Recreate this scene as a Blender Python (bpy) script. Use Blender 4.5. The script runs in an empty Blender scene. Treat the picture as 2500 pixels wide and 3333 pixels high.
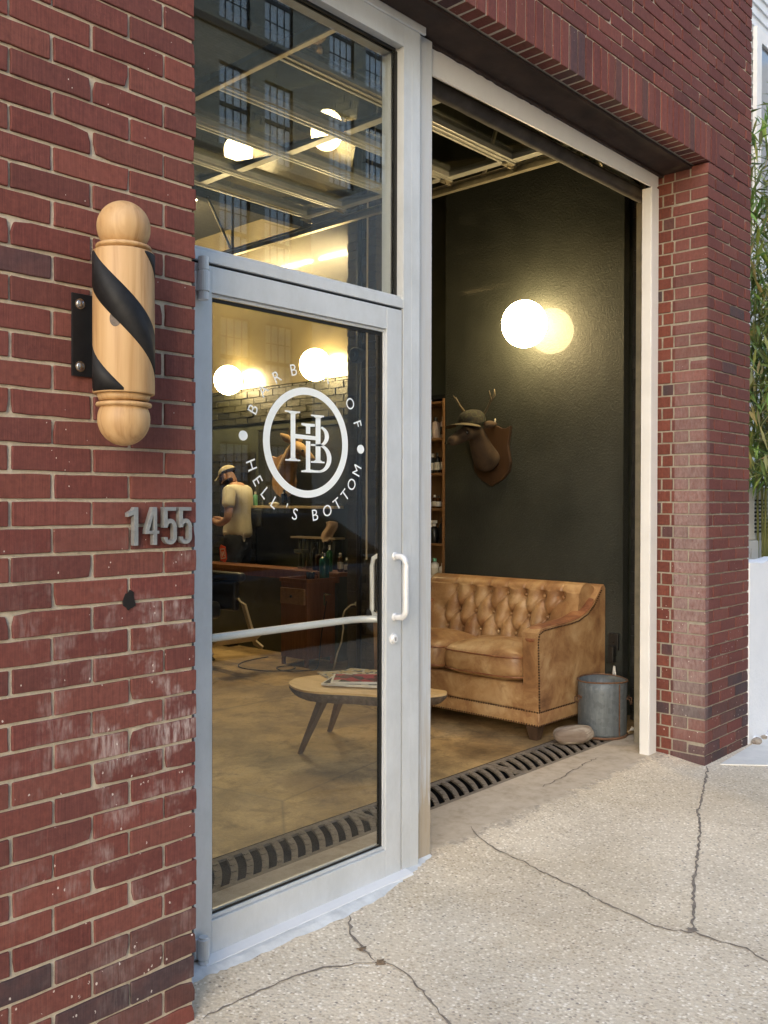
import bpy, bmesh, math, random
from mathutils import Vector, Matrix
R = random.Random(11)
sc = bpy.context.scene
col = sc.collection
PI = math.pi
sin, cos = math.sin, math.cos
def lerp(a, b, t): return a + (b - a) * t
def clamp(x, a=0.0, b=1.0): return max(a, min(b, x))
def sstep(a, b, x):
    t = clamp((x - a) / (b - a)); return t * t * (3 - 2 * t)

# ------------------------------------------------------------------ materials
class NT:
    def __init__(s, name):
        s.mat = bpy.data.materials.new(name); s.mat.use_nodes = True
        s.t = s.mat.node_tree; s.t.nodes.clear()
        s.out = s.n('ShaderNodeOutputMaterial')
        s.geo = s.n('ShaderNodeNewGeometry'); s.tc = s.n('ShaderNodeTexCoord')
        s.pos = s.geo.outputs['Position']; s.obj = s.tc.outputs['Object']
    def n(s, k): return s.t.nodes.new(k)
    def l(s, a, b): s.t.links.new(a, b)
    def put(s, sock, v):
        if isinstance(v, bpy.types.NodeSocket): s.l(v, sock)
        elif isinstance(v, (tuple, list)) and len(v) == 3 and sock.type == 'RGBA': sock.default_value = (*v, 1)
        else: sock.default_value = v
    def math(s, op, a, b=0.0, c=0.0, cl=False):
        m = s.n('ShaderNodeMath'); m.operation = op; m.use_clamp = cl
        s.put(m.inputs[0], a); s.put(m.inputs[1], b); s.put(m.inputs[2], c); return m.outputs[0]
    def map(s, v, scale=(1, 1, 1), rot=(0, 0, 0), loc=(0, 0, 0)):
        m = s.n('ShaderNodeMapping'); s.l(v, m.inputs[0])
        m.inputs['Scale'].default_value = scale; m.inputs['Rotation'].default_value = rot; m.inputs['Location'].default_value = loc
        return m.outputs[0]
    def noise(s, v, scale, detail=4, rough=.55, dist=0.0, out='Fac'):
        m = s.n('ShaderNodeTexNoise'); s.l(v, m.inputs['Vector']); m.inputs['Scale'].default_value = scale
        m.inputs['Detail'].default_value = detail; m.inputs['Roughness'].default_value = rough; m.inputs['Distortion'].default_value = dist
        return m.outputs[out]
    def vor(s, v, scale, feat='F1', out='Distance', rnd=1.0):
        m = s.n('ShaderNodeTexVoronoi'); m.feature = feat; s.l(v, m.inputs['Vector']); m.inputs['Scale'].default_value = scale
        m.inputs['Randomness'].default_value = rnd; return m.outputs[out]
    def ramp(s, f, stops, interp='LINEAR'):
        m = s.n('ShaderNodeValToRGB'); s.put(m.inputs[0], f); e = m.color_ramp.elements; m.color_ramp.interpolation = interp
        while len(e) < len(stops): e.new(.5)
        for q, (p, c) in zip(e, stops):
            q.position = p; q.color = (*c, 1) if isinstance(c, (tuple, list)) else (c, c, c, 1)
        return m.outputs[0]
    def mix(s, f, a, b, mode='MIX'):
        m = s.n('ShaderNodeMix'); m.data_type = 'RGBA'; m.blend_type = mode
        s.put(m.inputs[0], f); s.put(m.inputs[6], a); s.put(m.inputs[7], b); return m.outputs[2]
    def sep(s, v):
        m = s.n('ShaderNodeSeparateXYZ'); s.l(v, m.inputs[0]); return m.outputs
    def attr(s, name='Col'):
        m = s.n('ShaderNodeAttribute'); m.attribute_name = name; return m.outputs['Color']
    def bump(s, h, strength=.3, dist=.01):
        m = s.n('ShaderNodeBump'); s.l(h, m.inputs['Height']); m.inputs['Strength'].default_value = strength
        m.inputs['Distance'].default_value = dist; return m.outputs[0]
    def bsdf(s, base, rough=.6, metal=0.0, normal=None, spec=None, coat=None, coatr=.1, sss=None, emit=None, emits=0):
        b = s.n('ShaderNodeBsdfPrincipled'); s.put(b.inputs['Base Color'], base); s.put(b.inputs['Roughness'], rough); s.put(b.inputs['Metallic'], metal)
        if normal is not None: s.l(normal, b.inputs['Normal'])
        if spec is not None: s.put(b.inputs['Specular IOR Level'], spec)
        if coat is not None: s.put(b.inputs['Coat Weight'], coat); b.inputs['Coat Roughness'].default_value = coatr
        if emit is not None: s.put(b.inputs['Emission Color'], emit); b.inputs['Emission Strength'].default_value = emits
        s.l(b.outputs[0], s.out.inputs[0]); return s.mat

def simple(name, c, rough=.55, metal=0.0, var=.18, scale=12.0, bump=.0, bscale=60, coat=None, spec=None):
    t = NT(name); v = t.noise(t.obj, scale, 5, .6)
    lo = tuple(x * (1 - var) for x in c); hi = tuple(min(1, x * (1 + var)) for x in c)
    base = t.ramp(v, [(.3, lo), (.7, hi)])
    r = t.math('MULTIPLY_ADD', t.noise(t.obj, scale * 2.3, 3), .18, rough - .09, cl=True)
    nm = t.bump(t.noise(t.obj, bscale, 4), bump, .004) if bump else None
    return t.bsdf(base, r, metal, nm, coat=coat, spec=spec)

M = {}
def mats():
    # --- brick with per-brick colour, wire-cut texture, paint smears and lime bloom that have their own shapes
    t = NT('brick'); p = t.pos; x, y, z = t.sep(p)
    base = t.attr()
    fine = t.noise(p, 55, 6, .65)
    base = t.mix(1.0, base, t.ramp(fine, [(.25, (.72, .72, .72)), (.75, (1.22, 1.2, 1.18))]), 'MULTIPLY')
    blot = t.noise(p, 9, 4, .6)
    base = t.mix(t.math('MULTIPLY', t.ramp(blot, [(.45, 0.0), (.7, 1.0)]), .3), base, (.185, .068, .055))
    wire = t.noise(t.map(p, (420, 420, 9)), 1.0, 3, .6)
    base = t.mix(1.0, base, t.ramp(wire, [(.3, (.80, .80, .80)), (.7, (1.16, 1.16, 1.16))]), 'MULTIPLY')
    # bloom on the lower left pier (near its right edge), streaky
    st = t.noise(t.map(p, (95, 95, 14)), 1.0, 4, .7)
    big = t.noise(p, 6.5, 4, .65)
    wx = t.math('MULTIPLY', t.ramp(x, [(0, 0.0), (1, 1.0)]), 1.0)
    sx = t.ramp(t.math('MULTIPLY_ADD', x, 1.0, -.95, cl=True), [(.0, 0.0), (.12, .3), (.5, .78), (.6, .8), (.61, 0.0)])
    sz = t.ramp(t.math('MULTIPLY', z, .5, cl=True), [(.0, 0.1), (.12, .3), (.3, .75), (.48, 1.0), (.6, .75), (.70, .1), (.78, 0.0)])
    m1 = t.math('MULTIPLY', t.math('MULTIPLY', sx, sz), t.ramp(big, [(.50, 0.0), (.64, 1.0)]))
    m1 = t.math('MULTIPLY', m1, t.ramp(st, [(.38, 0.0), (.62, 1.0)]))
    # bloom on the right reveal
    sy = t.ramp(t.math('MULTIPLY', y, 3.0, cl=True), [(.0, .55), (.06, .9), (.5, 1.0), (.55, .98), (.57, 0.0)])
    gx = t.math('MULTIPLY', t.math('GREATER_THAN', x, 4.9), t.math('LESS_THAN', x, 5.02))
    szr = t.ramp(t.math('MULTIPLY', z, .33, cl=True), [(.0, .1), (.06, .35), (.15, .75), (.45, .7), (.6, .5), (.75, .28), (.9, .12), (1, .05)])
    m2 = t.math('MULTIPLY', t.math('MULTIPLY', sy, gx), szr)
    m2 = t.math('MULTIPLY', m2, t.ramp(t.noise(t.map(p, (70, 70, 26)), 1.0, 5, .75), [(.3, .25), (.66, 1.0)]))
    stain = t.math('MAXIMUM', t.math('MULTIPLY', m1, .95, cl=True), t.math('MULTIPLY', m2, .58))
    base = t.mix(stain, base, (.56, .49, .47))
    # paint flecks
    fl = t.vor(t.map(p, (1, 1, .7)), 46)
    low = t.ramp(t.math('MULTIPLY', z, .5, cl=True), [(.0, .16), (.2, .13), (.5, .11), (.8, .06)])
    flm = t.math('MULTIPLY', t.math('LESS_THAN', fl, low), t.math('GREATER_THAN', t.noise(p, 7.3, 2), .52))
    flm = t.math('MULTIPLY', flm, t.math('GREATER_THAN', t.noise(p, 150, 2), .45))
    base = t.mix(t.math('MULTIPLY', flm, .8), base, (.66, .60, .55))
    h = t.math('ADD', t.math('MULTIPLY', wire, .5), fine)
    M['brick'] = t.bsdf(base, .82, 0, t.bump(h, .45, .004), spec=.3)
    t = NT('mortar'); n = t.noise(t.pos, 70, 5, .7)
    M['mortar'] = t.bsdf(t.ramp(n, [(.3, (.40, .355, .285)), (.7, (.56, .50, .41))]), .95, 0, t.bump(t.noise(t.pos, 220, 4), .6, .004), spec=.2)
    t = NT('darker_mortar'); n = t.noise(t.pos, 24, 5, .7)
    M['darker_mortar'] = t.bsdf(t.ramp(n, [(.3, (.26, .23, .185)), (.7, (.40, .36, .29))]), .95, 0, t.bump(t.noise(t.pos, 220, 4), .6, .004), spec=.2)  # mortar in a darker tone, used on the right pier
    # --- sidewalk: exposed aggregate + smooth strip near the drain
    t = NT('aggregate_concrete'); p = t.pos; x, y, z = t.sep(p)
    c1 = t.vor(p, 92, out='Color'); d1 = t.vor(p, 92)
    s1 = t.sep(c1)[0]
    peb = t.ramp(s1, [(0, (.52, .45, .36)), (.16, (.66, .60, .50)), (.34, (.78, .73, .64)), (.52, (.60, .53, .43)), (.64, (.90, .86, .79)), (.74, (.70, .64, .54)), (.88, (.46, .41, .35)), (.955, (.34, .30, .27)), (.975, (.86, .83, .77))], 'CONSTANT')
    mat_ = t.ramp(t.noise(p, 300, 3), [(.3, (.58, .52, .43)), (.7, (.74, .68, .58))])
    agg = t.mix(t.ramp(d1, [(.40, 0.0), (.56, 1.0)]), peb, mat_)
    tone = t.noise(p, 1.7, 5, .6)
    agg = t.mix(1.0, agg, t.ramp(tone, [(.3, (.92, .87, .80)), (.7, (1.14, 1.08, .99))]), 'MULTIPLY')
    st_ = t.ramp(t.noise(t.map(p, (1, 1, 1), (0, 0, .6)), .9, 6, .7, .8), [(.42, (1, 1, 1)), (.62, (.86, .84, .80)), (.72, (.78, .76, .72))]); agg = t.mix(1.0, agg, st_, 'MULTIPLY')
    gum = t.math('MULTIPLY', t.math('LESS_THAN', t.math('ADD', t.vor(p, 3.1), t.math('MULTIPLY', t.noise(p, 40, 2), .02)), .05), t.math('GREATER_THAN', t.sep(t.vor(p, 3.1, out='Color'))[0], .62))
    agg = t.mix(t.math('MULTIPLY', gum, .45), agg, (.22, .21, .21))
    dk = t.vor(p, 26); agg = t.mix(t.math('MULTIPLY', t.math('LESS_THAN', dk, .06), t.math('GREATER_THAN', t.sep(t.vor(p, 26, out='Color'))[1], .35)), agg, (.24, .19, .15))
    smooth = t.ramp(t.noise(p, 14, 6, .65), [(.25, (.38, .31, .23)), (.5, (.52, .44, .34)), (.75, (.60, .52, .42))])
    edge = t.math('ADD', y, t.math('MULTIPLY_ADD', t.noise(p, 9, 4), .16, -.08))
    fs = t.ramp(t.math('ADD', edge, -.0), [(.235, 0.0), (.275, 1.0)])
    fs = t.math('MULTIPLY', fs, t.math('GREATER_THAN', x, 1.4))
    base = t.mix(fs, agg, smooth)
    rub = t.math('MULTIPLY', t.ramp(t.math('ABSOLUTE', t.math('ADD', edge, -.25)), [(.0, 1.0), (.035, 0.0)]), t.ramp(t.noise(p, 22, 5, .7), [(.45, 0.0), (.6, 1.0)]))
    base = t.mix(t.math('MULTIPLY', rub, .6), base, (.22, .19, .17))
    hh = t.mix(fs, t.math('MULTIPLY', d1, -1.0), t.math('MULTIPLY', t.noise(p, 40, 5), .3))
    M['sidewalk'] = t.bsdf(base, .85, 0, t.bump(hh, .35, .006), spec=.3)
    t = NT('shop_floor_concrete'); p = t.pos
    a = t.noise(p, 1.6, 6, .65, .3); b = t.noise(p, 7, 6, .7, .4); c = t.noise(p, 60, 4, .6)
    base = t.ramp(a, [(.30, (.15, .095, .045)), (.42, (.33, .22, .105)), (.55, (.54, .37, .175)), (.70, (.60, .45, .26))])
    base = t.mix(t.math('MULTIPLY', t.ramp(b, [(.5, 0.0), (.68, 1.0)]), .7), base, (.15, .105, .065))
    base = t.mix(1.0, base, t.ramp(c, [(.3, (.86, .86, .86)), (.7, (1.12, 1.12, 1.1))]), 'MULTIPLY')
    sp_ = t.ramp(t.noise(p, 24, 6, .75, .6), [(.60, 0.0), (.66, 1.0)]); base = t.mix(t.math('MULTIPLY', sp_, .5), base, (.11, .085, .06))
    jn = t.ramp(t.vor(t.map(p, (.55, .55, .2), (0, 0, .5)), 1.0, 'DISTANCE_TO_EDGE'), [(.0, 1.0), (.006, 0.0)]); base = t.mix(t.math('MULTIPLY', jn, .55), base, (.10, .075, .05))
    M['floor'] = t.bsdf(base, t.math('MULTIPLY_ADD', b, .35, .32, cl=True), 0, t.bump(t.math('ADD', b, t.math('MULTIPLY', c, .3)), .12, .01), spec=.4)
    # --- metals
    t = NT('brushed_aluminium'); v = t.noise(t.map(t.pos, (90, 90, 3)), 1.0, 4, .6); g = t.noise(t.pos, 5, 4)
    sm_ = t.ramp(t.noise(t.map(t.pos, (1, 1, .5)), 8, 6, .7), [(.35, (.88, .88, .87)), (.6, (1, 1, 1))]); sp_ = t.math('MULTIPLY', t.math('LESS_THAN', t.vor(t.pos, 34), .045), .35)
    M['alu'] = t.bsdf(t.mix(sp_, t.mix(1.0, t.mix(g, (.61, .645, .68), (.69, .725, .76)), sm_, 'MULTIPLY'), (.30, .29, .27)), t.math('MULTIPLY_ADD', v, .12, .34), .25, t.bump(v, .03, .002))
    t = NT('weathered_steel'); p = t.pos; x, y, z = t.sep(p)
    v = t.noise(t.map(p, (45, 45, 3.2)), 1.0, 6, .7)
    rust = t.math('MULTIPLY', t.ramp(t.math('MULTIPLY', z, .35, cl=True), [(.0, 1.0), (.1, .8), (.22, .30), (.5, .22), (1, .12)]), t.ramp(v, [(.36, 0.0), (.58, 1.0)]))
    rust = t.math('MAXIMUM', rust, t.math('MULTIPLY', t.math('LESS_THAN', t.math('ADD', z, t.math('MULTIPLY', v, -.55)), -.02), .8))
    M['steel'] = t.bsdf(t.mix(t.math('MULTIPLY', rust, .8), (.56, .59, .62), (.36, .25, .11)), .55, .1, t.bump(v, .06, .003))
    t = NT('galvanised_zinc'); p = t.obj; sp = t.vor(p, 45, out='Color'); v = t.noise(t.map(p, (38, 38, 4)), 1.0, 6, .7)
    base = t.mix(.35, t.ramp(v, [(.3, (.06, .072, .08)), (.55, (.12, .14, .153)), (.75, (.22, .25, .272))]), t.ramp(t.sep(sp)[0], [(0, (.10, .115, .13)), (1, (.20, .225, .25))]))
    M['zinc'] = t.bsdf(base, t.math('MULTIPLY_ADD', v, .3, .42), .3, t.bump(v, .12, .004))
    t = NT('rusty_iron'); v = t.noise(t.obj, 40, 5, .7)
    M['iron'] = t.bsdf(t.ramp(v, [(.3, (.14, .115, .09)), (.6, (.25, .21, .165)), (.75, (.34, .28, .21))]), .8, .1, t.bump(v, .4, .003))
    M['rustrim'] = simple('rusty_rim', (.16, .085, .05), .7, .3, .4, 40)
    M['black_metal'] = simple('black_powder_coat', (.012, .013, .016), .38, .2, .2, 30, .05, 300)
    M['band_black'] = simple('matte_black_paint', (.011, .011, .012), .62, 0, .3, 40, .05, 200, spec=.3)
    M['bolt'] = simple('zinc_bolt', (.62, .63, .64), .25, 1.0, .1)
    M['chrome'] = simple('chrome', (.7, .7, .68), .15, 1.0, .05)
    M['gasket'] = simple('black_rubber', (.006, .006, .006), .6)
    M['void'] = simple('painted_dark_cavity', (.006, .005, .005), .95)  # near-black colour stands for the shade inside openings
    M['numeral'] = simple('cast_aluminium', (.33, .34, .34), .48, .55, .2, 40, .15, 200)
    M['white_trim'] = simple('white_painted_trim', (.77, .755, .73), .45, 0, .05, 6, .04)
    M['silver_handle'] = simple('satin_silver', (.78, .79, .81), .35, .12, .02)
    M['doorrail'] = simple('garage_door_aluminium', (.50, .50, .46), .4, .45, .12, 10)
    M['track'] = simple('galvanised_track', (.52, .47, .36), .35, .7, .2, 14)
    M['seal'] = simple('dirty_rubber_seal', (.055, .048, .045), .75, 0, .5, 9, .3, 60)
    # --- glass : thin pane, clear, reflecting by angle
    def glass(name, tint, k):
        t = NT(name); tr = t.n('ShaderNodeBsdfTransparent'); t.put(tr.inputs[0], tint)
        g = t.n('ShaderNodeBsdfGlossy'); g.inputs['Roughness'].default_value = 0.0
        f = t.n('ShaderNodeFresnel'); t.l(t.math('ADD', t.math('MULTIPLY', t.geo.outputs['Backfacing'], 1.0 / k - k), k), f.inputs['IOR'])
        m = t.n('ShaderNodeMixShader'); t.l(f.outputs[0], m.inputs[0]); t.l(tr.outputs[0], m.inputs[1]); t.l(g.outputs[0], m.inputs[2])
        t.l(m.outputs[0], t.out.inputs[0]); return t.mat
    M['glass'] = glass('window_glass', (.94, .955, .94), 1.62)
    M['entry_glass'] = glass('entry_glass', (.95, .96, .95), 1.46)
    M['door_glass'] = glass('garage_door_glass', (.80, .82, .78), 1.52)
    t = NT('dark_window_pane'); M['pane'] = t.bsdf((.17, .18, .20), .08, 0, spec=.6)
    t = NT('sky_pale_pane'); M['winpane'] = t.bsdf((.80, .84, .90), .25, 0, spec=.8)  # pale colour paints the sky's reflection into the windows across the street
    # --- wood
    def wood(name, a, b, c, sc_=(34, 34, 2.2), knot=False, rough=.42, coat=.25):
        t = NT(name); p = t.obj
        v = t.noise(t.map(p, sc_), 1.0, 5, .6, 1.4); w = t.noise(t.map(p, tuple(k * 3.5 for k in sc_)), 1.0, 3, .6)
        base = t.ramp(v, [(.3, a), (.5, b), (.68, c)])
        base = t.mix(.25, base, t.ramp(w, [(.35, a), (.65, b)]))
        return t.bsdf(base, rough, 0, t.bump(w, .05, .002), coat=coat, coatr=.25)
    M['pine'] = wood('varnished_pine', (.54, .36, .185), (.46, .285, .13), (.28, .14, .05), (22, 22, 1.3), rough=.55, coat=.04)
    M['oak'] = wood('oak_boards', (.33, .19, .085), (.27, .145, .06), (.17, .085, .035), (3, 30, 30))
    M['shelfwood'] = wood('stained_shelf_wood', (.27, .15, .065), (.22, .115, .05), (.14, .07, .03), (30, 2.4, 30))
    M['backwood'] = wood('panel_boards', (.17, .095, .045), (.13, .07, .03), (.08, .042, .02), (18, 18, 1.4), coat=0)
    M['slab'] = wood('pale_live_edge_slab', (.88, .60, .29), (.82, .54, .24), (.62, .38, .14), (16, 3, 16))
    M['bark'] = simple('dark_bark_edge', (.15, .11, .08), .85, 0, .5, 30, .5, 90)
    M['darkwood'] = wood('dark_stained_wood', (.075, .045, .03), (.055, .032, .02), (.035, .02, .014))
    M['tablewood'] = wood('brown_table_leg_wood', (.19, .12, .075), (.15, .095, .06), (.10, .065, .04))
    M['cherry'] = wood('reddish_cabinet_wood', (.25, .105, .05), (.20, .08, .037), (.13, .05, .024), (24, 24, 2))
    M['plaque'] = wood('walnut_plaque', (.052, .027, .013), (.040, .020, .010), (.026, .013, .007), (20, 20, 2))
    M['plaque_pale'] = wood('pale_plaque', (.42, .26, .11), (.36, .21, .085), (.27, .15, .06), (20, 20, 2))
    # --- leather
    t = NT('worn_tan_leather'); p = t.obj
    a = t.noise(p, 4.5, 6, .65, .5); b = t.noise(p, 15, 6, .7, .7); c = t.vor(p, 230)
    base = t.ramp(a, [(.28, (.15, .07, .033)), (.41, (.28, .145, .064)), (.54, (.40, .24, .112)), (.70, (.53, .37, .205))])
    base = t.mix(t.math('MULTIPLY', t.ramp(b, [(.54, 0.0), (.72, 1.0)]), .6), base, (.20, .085, .035))
    base = t.mix(t.math('MULTIPLY', t.ramp(b, [(.24, 1.0), (.40, 0.0)]), .45), base, (.62, .43, .24))
    x, y, z = t.sep(p)
    nrm = t.bump(t.math('ADD', t.math('MULTIPLY', c, .25), t.math('MULTIPLY', b, .8)), .22, .006)
    M['leather'] = t.bsdf(base, t.math('MULTIPLY_ADD', b, -.3, .56, cl=True), 0, nrm, spec=.55)
    t = NT('reddish_arm_leather'); p = t.obj; b = t.noise(p, 12, 6, .7, .6)
    M['leather_arm'] = t.bsdf(t.ramp(b, [(.3, (.14, .05, .028)), (.5, (.26, .105, .05)), (.7, (.40, .20, .09))]), .45, 0, t.bump(b, .2, .005))
    M['nail'] = simple('dark_brass_nailhead', (.075, .04, .02), .4, .6, .3, 60)
    # --- walls
    t = NT('glossy_charcoal_wall'); p = t.pos; v = t.noise(p, 3, 5, .6); f = t.noise(p, 75, 4, .7)
    M['panel'] = t.bsdf(t.ramp(v, [(.3, (.026, .029, .025)), (.7, (.041, .044, .038))]), t.math('MULTIPLY_ADD', v, .10, .40), 0, t.bump(f, 1.0, .006), spec=.20, coat=.30, coatr=.03)
    t = NT('glossy_tan_plaster'); p = t.pos; v = t.noise(p, 2.2, 6, .65); f = t.noise(p, 90, 4, .6)
    M['plaster'] = t.bsdf(t.ramp(v, [(.3, (.085, .072, .040)), (.7, (.145, .120, .066))]), t.math('MULTIPLY_ADD', v, .12, .24), 0, t.bump(f, .10, .003), coat=.3, coatr=.06)
    M['green_wall'] = simple('dark_green_painted_wall', (.058, .064, .046), .45, 0, .25, 4, .12, 50)
    t = NT('painted_rough_brick'); M['dark_brick'] = t.bsdf(t.mix(1.0, t.attr(), t.ramp(t.noise(t.pos, 30, 5), [(.3, (.7, .7, .7)), (.7, (1.25, 1.2, 1.1))]), 'MULTIPLY'), .5, 0, t.bump(t.noise(t.pos, 45, 5, .7), .6, .012))
    M['ceiling'] = simple('dark_ceiling', (.030, .028, .022), .8, 0, .3, 3)
    M['lintel'] = simple('rusted_lintel_plate', (.035, .020, .015), .8, .1, .45, 8, .25, 40)
    M['cement'] = simple('pale_cement', (.62, .63, .62), .85, 0, .13, 7, .35, 50)
    M['silver_sill'] = simple('paint_spattered_cement', (.66, .68, .69), .6, 0, .16, 16, .4, 40)
    M['pad'] = simple('new_concrete', (.70, .69, .65), .85, 0, .09, 9, .2, 120)
    M['far_walk'] = simple('grey_walk', (.22, .21, .20), .9)
    M['carpaint'] = simple('dark_car_paint', (.020, .024, .032), .25, .3, .05, 3, coat=1.0)
    M['carglass'] = simple('car_glass', (.015, .018, .02), .04, 0, .02, spec=1.0)
    M['tyre'] = simple('tyre_rubber', (.015, .015, .015), .85)
    M['lens'] = simple('headlight_lens', (.7, .7, .72), .1)
    t = NT('white_stucco'); v = t.noise(t.pos, 3, 6, .7); ch = t.noise(t.map(t.pos, (2.6, 2.6, 1)), 2.2, 6, .75)
    M['stucco'] = t.bsdf(t.mix(t.ramp(ch, [(.66, 0.0), (.70, .75)]), t.ramp(v, [(.3, (.74, .76, .80)), (.7, (.84, .85, .88))]), (.40, .37, .33)), .8, 0, t.bump(t.noise(t.pos, 60, 5), .3, .01))
    M['siding'] = simple('white_house_paint', (.72, .74, .76), .6, 0, .06, 5)
    M['asphalt'] = simple('asphalt', (.05, .05, .052), .9, 0, .25, 40, .4, 200)
    M['crack'] = simple('crack_fill_dirt', (.22, .185, .15), .95, 0, .4, 40, .3, 200)
    M['leafdebris'] = simple('dry_leaf_debris', (.22, .15, .09), .9, 0, .5, 90)
    # --- lamps
    t = NT('lit_opal_globe'); M['globe'] = t.bsdf((.9, .88, .8), .3, 0, emit=(1.0, .74, .36), emits=17)
    t = NT('lit_tube'); M['tubelight'] = t.bsdf((.9, .9, .85), .3, 0, emit=(1.0, .73, .36), emits=75)
    # --- misc
    M['letter'] = simple('white_vinyl', (.86, .92, .94), .4, 0, .02)
    M['skin'] = simple('skin', (.50, .29, .20), .5, 0, .08, 20)
    M['tattoo'] = simple('tattooed_skin', (.20, .12, .09), .5, 0, .5, 25)
    M['beard'] = simple('dark_beard', (.035, .018, .011), .9, 0, .3, 60, .5, 90)
    M['tee'] = simple('grey_tee_cotton', (.66, .63, .52), .9, 0, .10, 9, .9, 13)
    M['trousers'] = simple('dark_denim', (.028, .032, .038), .85, 0, .2, 30, .2, 90)
    M['capcloth'] = simple('khaki_cap_cloth', (.40, .36, .25), .9, 0, .08, 30, .1, 90)
    M['strap'] = simple('dark_cap_strap', (.03, .03, .03), .8)
    t = NT('camouflage_cloth'); v = t.noise(t.obj, 28, 2, .5); M['camo'] = t.bsdf(t.ramp(v, [(.0, (.007, .008, .006)), (.42, (.018, .015, .009)), (.52, (.034, .036, .016)), (.6, (.009, .010, .006))], 'CONSTANT'), .9)
    M['capbrim'] = simple('pale_cap_brim', (.075, .062, .036), .8, 0, .2, 30)
    M['deerfur'] = simple('deer_fur', (.040, .024, .013), .9, 0, .45, 9, .5, 140)
    M['deerpale'] = simple('tan_deer_fur', (.36, .24, .12), .9, 0, .3, 9, .5, 140)
    M['antler'] = simple('antler_horn', (.085, .068, .04), .6, 0, .3, 18)
    M['eye'] = simple('glass_eye', (.01, .008, .006), .1)
    M['rock'] = None
    t = NT('river_stone'); a = t.noise(t.map(t.obj, (5, 5, 9), (.3, .4, 0)), 1.0, 4, .6, 1.0); M['rock'] = t.bsdf(t.ramp(a, [(.3, (.15, .105, .08)), (.46, (.23, .18, .14)), (.53, (.38, .33, .27)), (.75, (.31, .265, .215))]), .8, 0, t.bump(t.noise(t.obj, 60, 5), .3, .006))
    M['paper'] = simple('paper', (.72, .70, .66), .6, 0, .1, 30)
    M['green_plastic'] = simple('green_plastic', (.03, .20, .06), .3)
    M['teal_liquid'] = simple('teal_jar', (.03, .14, .13), .15)
    M['black_plastic'] = simple('black_plastic', (.012, .012, .012), .3)
    M['navy_enamel'] = simple('dark_enamel', (.012, .015, .022), .2)
    M['amber'] = simple('amber_glass', (.07, .03, .012), .12)
    M['white_plastic'] = simple('white_plastic', (.74, .72, .66), .35, 0, .04)
    M['pink_lotion'] = simple('lotion_bottle', (.55, .44, .38), .25)
    M['mint'] = simple('mint_cap', (.16, .46, .30), .4)
    M['label'] = simple('pale_label', (.62, .58, .48), .6)
    M['grey_vinyl'] = simple('grey_black_vinyl', (.028, .028, .028), .35, 0, .2, 20, .1, 60)
    M['enamel_white'] = simple('cream_enamel', (.58, .50, .38), .35, .2, .1)
    M['cloth'] = simple('tan_towel', (.42, .30, .22), .95, 0, .15, 30, .3, 90)
    M['ledge'] = simple('pale_ledge_board', (.66, .54, .32), .5, 0, .08)
    M['rope'] = simple('pale_cord', (.50, .45, .33), .7)
    M['blackcord'] = simple('black_cord', (.01, .01, .01), .5)
    M['redtag'] = simple('orange_red_tag', (.75, .09, .045), .6, 0, .05)
    M['opp_brick'] = None
    t = NT('grey_brown_street_brick'); b = t.n('ShaderNodeTexBrick'); t.l(t.map(t.pos, (1, 1, 1), (PI / 2, 0, 0)), b.inputs['Vector'])
    b.inputs['Color1'].default_value = (.46, .43, .36, 1); b.inputs['Color2'].default_value = (.37, .345, .29, 1); b.inputs['Mortar'].default_value = (.27, .26, .23, 1)
    b.inputs['Scale'].default_value = 1.0; b.inputs['Brick Width'].default_value = .22; b.inputs['Row Height'].default_value = .075; b.inputs['Mortar Size'].default_value = .008
    M['opp_brick'] = t.bsdf(b.outputs[0], .9)
    t = NT('upper_red_brick'); b = t.n('ShaderNodeTexBrick'); t.l(t.map(t.pos, (1, 1, 1), (PI / 2, 0, 0)), b.inputs['Vector'])
    b.inputs['Color1'].default_value = (.22, .065, .045, 1); b.inputs['Color2'].default_value = (.17, .05, .04, 1); b.inputs['Mortar'].default_value = (.40, .35, .28, 1)
    b.inputs['Scale'].default_value = 1.0; b.inputs['Brick Width'].default_value = .216; b.inputs['Row Height'].default_value = .0677; b.inputs['Mortar Size'].default_value = .006
    M['upper_brick'] = t.bsdf(b.outputs[0], .9)
    M['darkframe'] = simple('dark_window_frame', (.035, .035, .038), .6)
    M['sashframe'] = simple('grey_sash', (.055, .055, .058), .6)
    t = NT('bamboo_leaf'); M['leaf'] = t.bsdf(t.attr(), .55, 0)
    M['cane'] = simple('bamboo_cane', (.16, .17, .05), .5, 0, .2, 10)
    # magazine covers: printed patches
    def cover(name, a, b, c, s=14):
        t = NT(name); v = t.vor(t.map(t.obj, (1, 1.4, 1)), s, out='Color'); k = t.sep(v)[0]
        return t.bsdf(t.ramp(k, [(0, a), (.3, b), (.55, c), (.75, a), (.9, (.68, .64, .56))], 'CONSTANT'), .25)
    M['cover_red'] = cover('red_photo_cover', (.42, .04, .06), (.16, .03, .04), (.05, .03, .035), 11)
    M['cover_mix'] = cover('colour_photo_cover', (.62, .50, .30), (.12, .15, .17), (.75, .70, .58), 26)
    M['cover_dark'] = cover('grey_photo_cover', (.05, .05, .055), (.14, .13, .12), (.02, .02, .02), 20)
mats()

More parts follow.
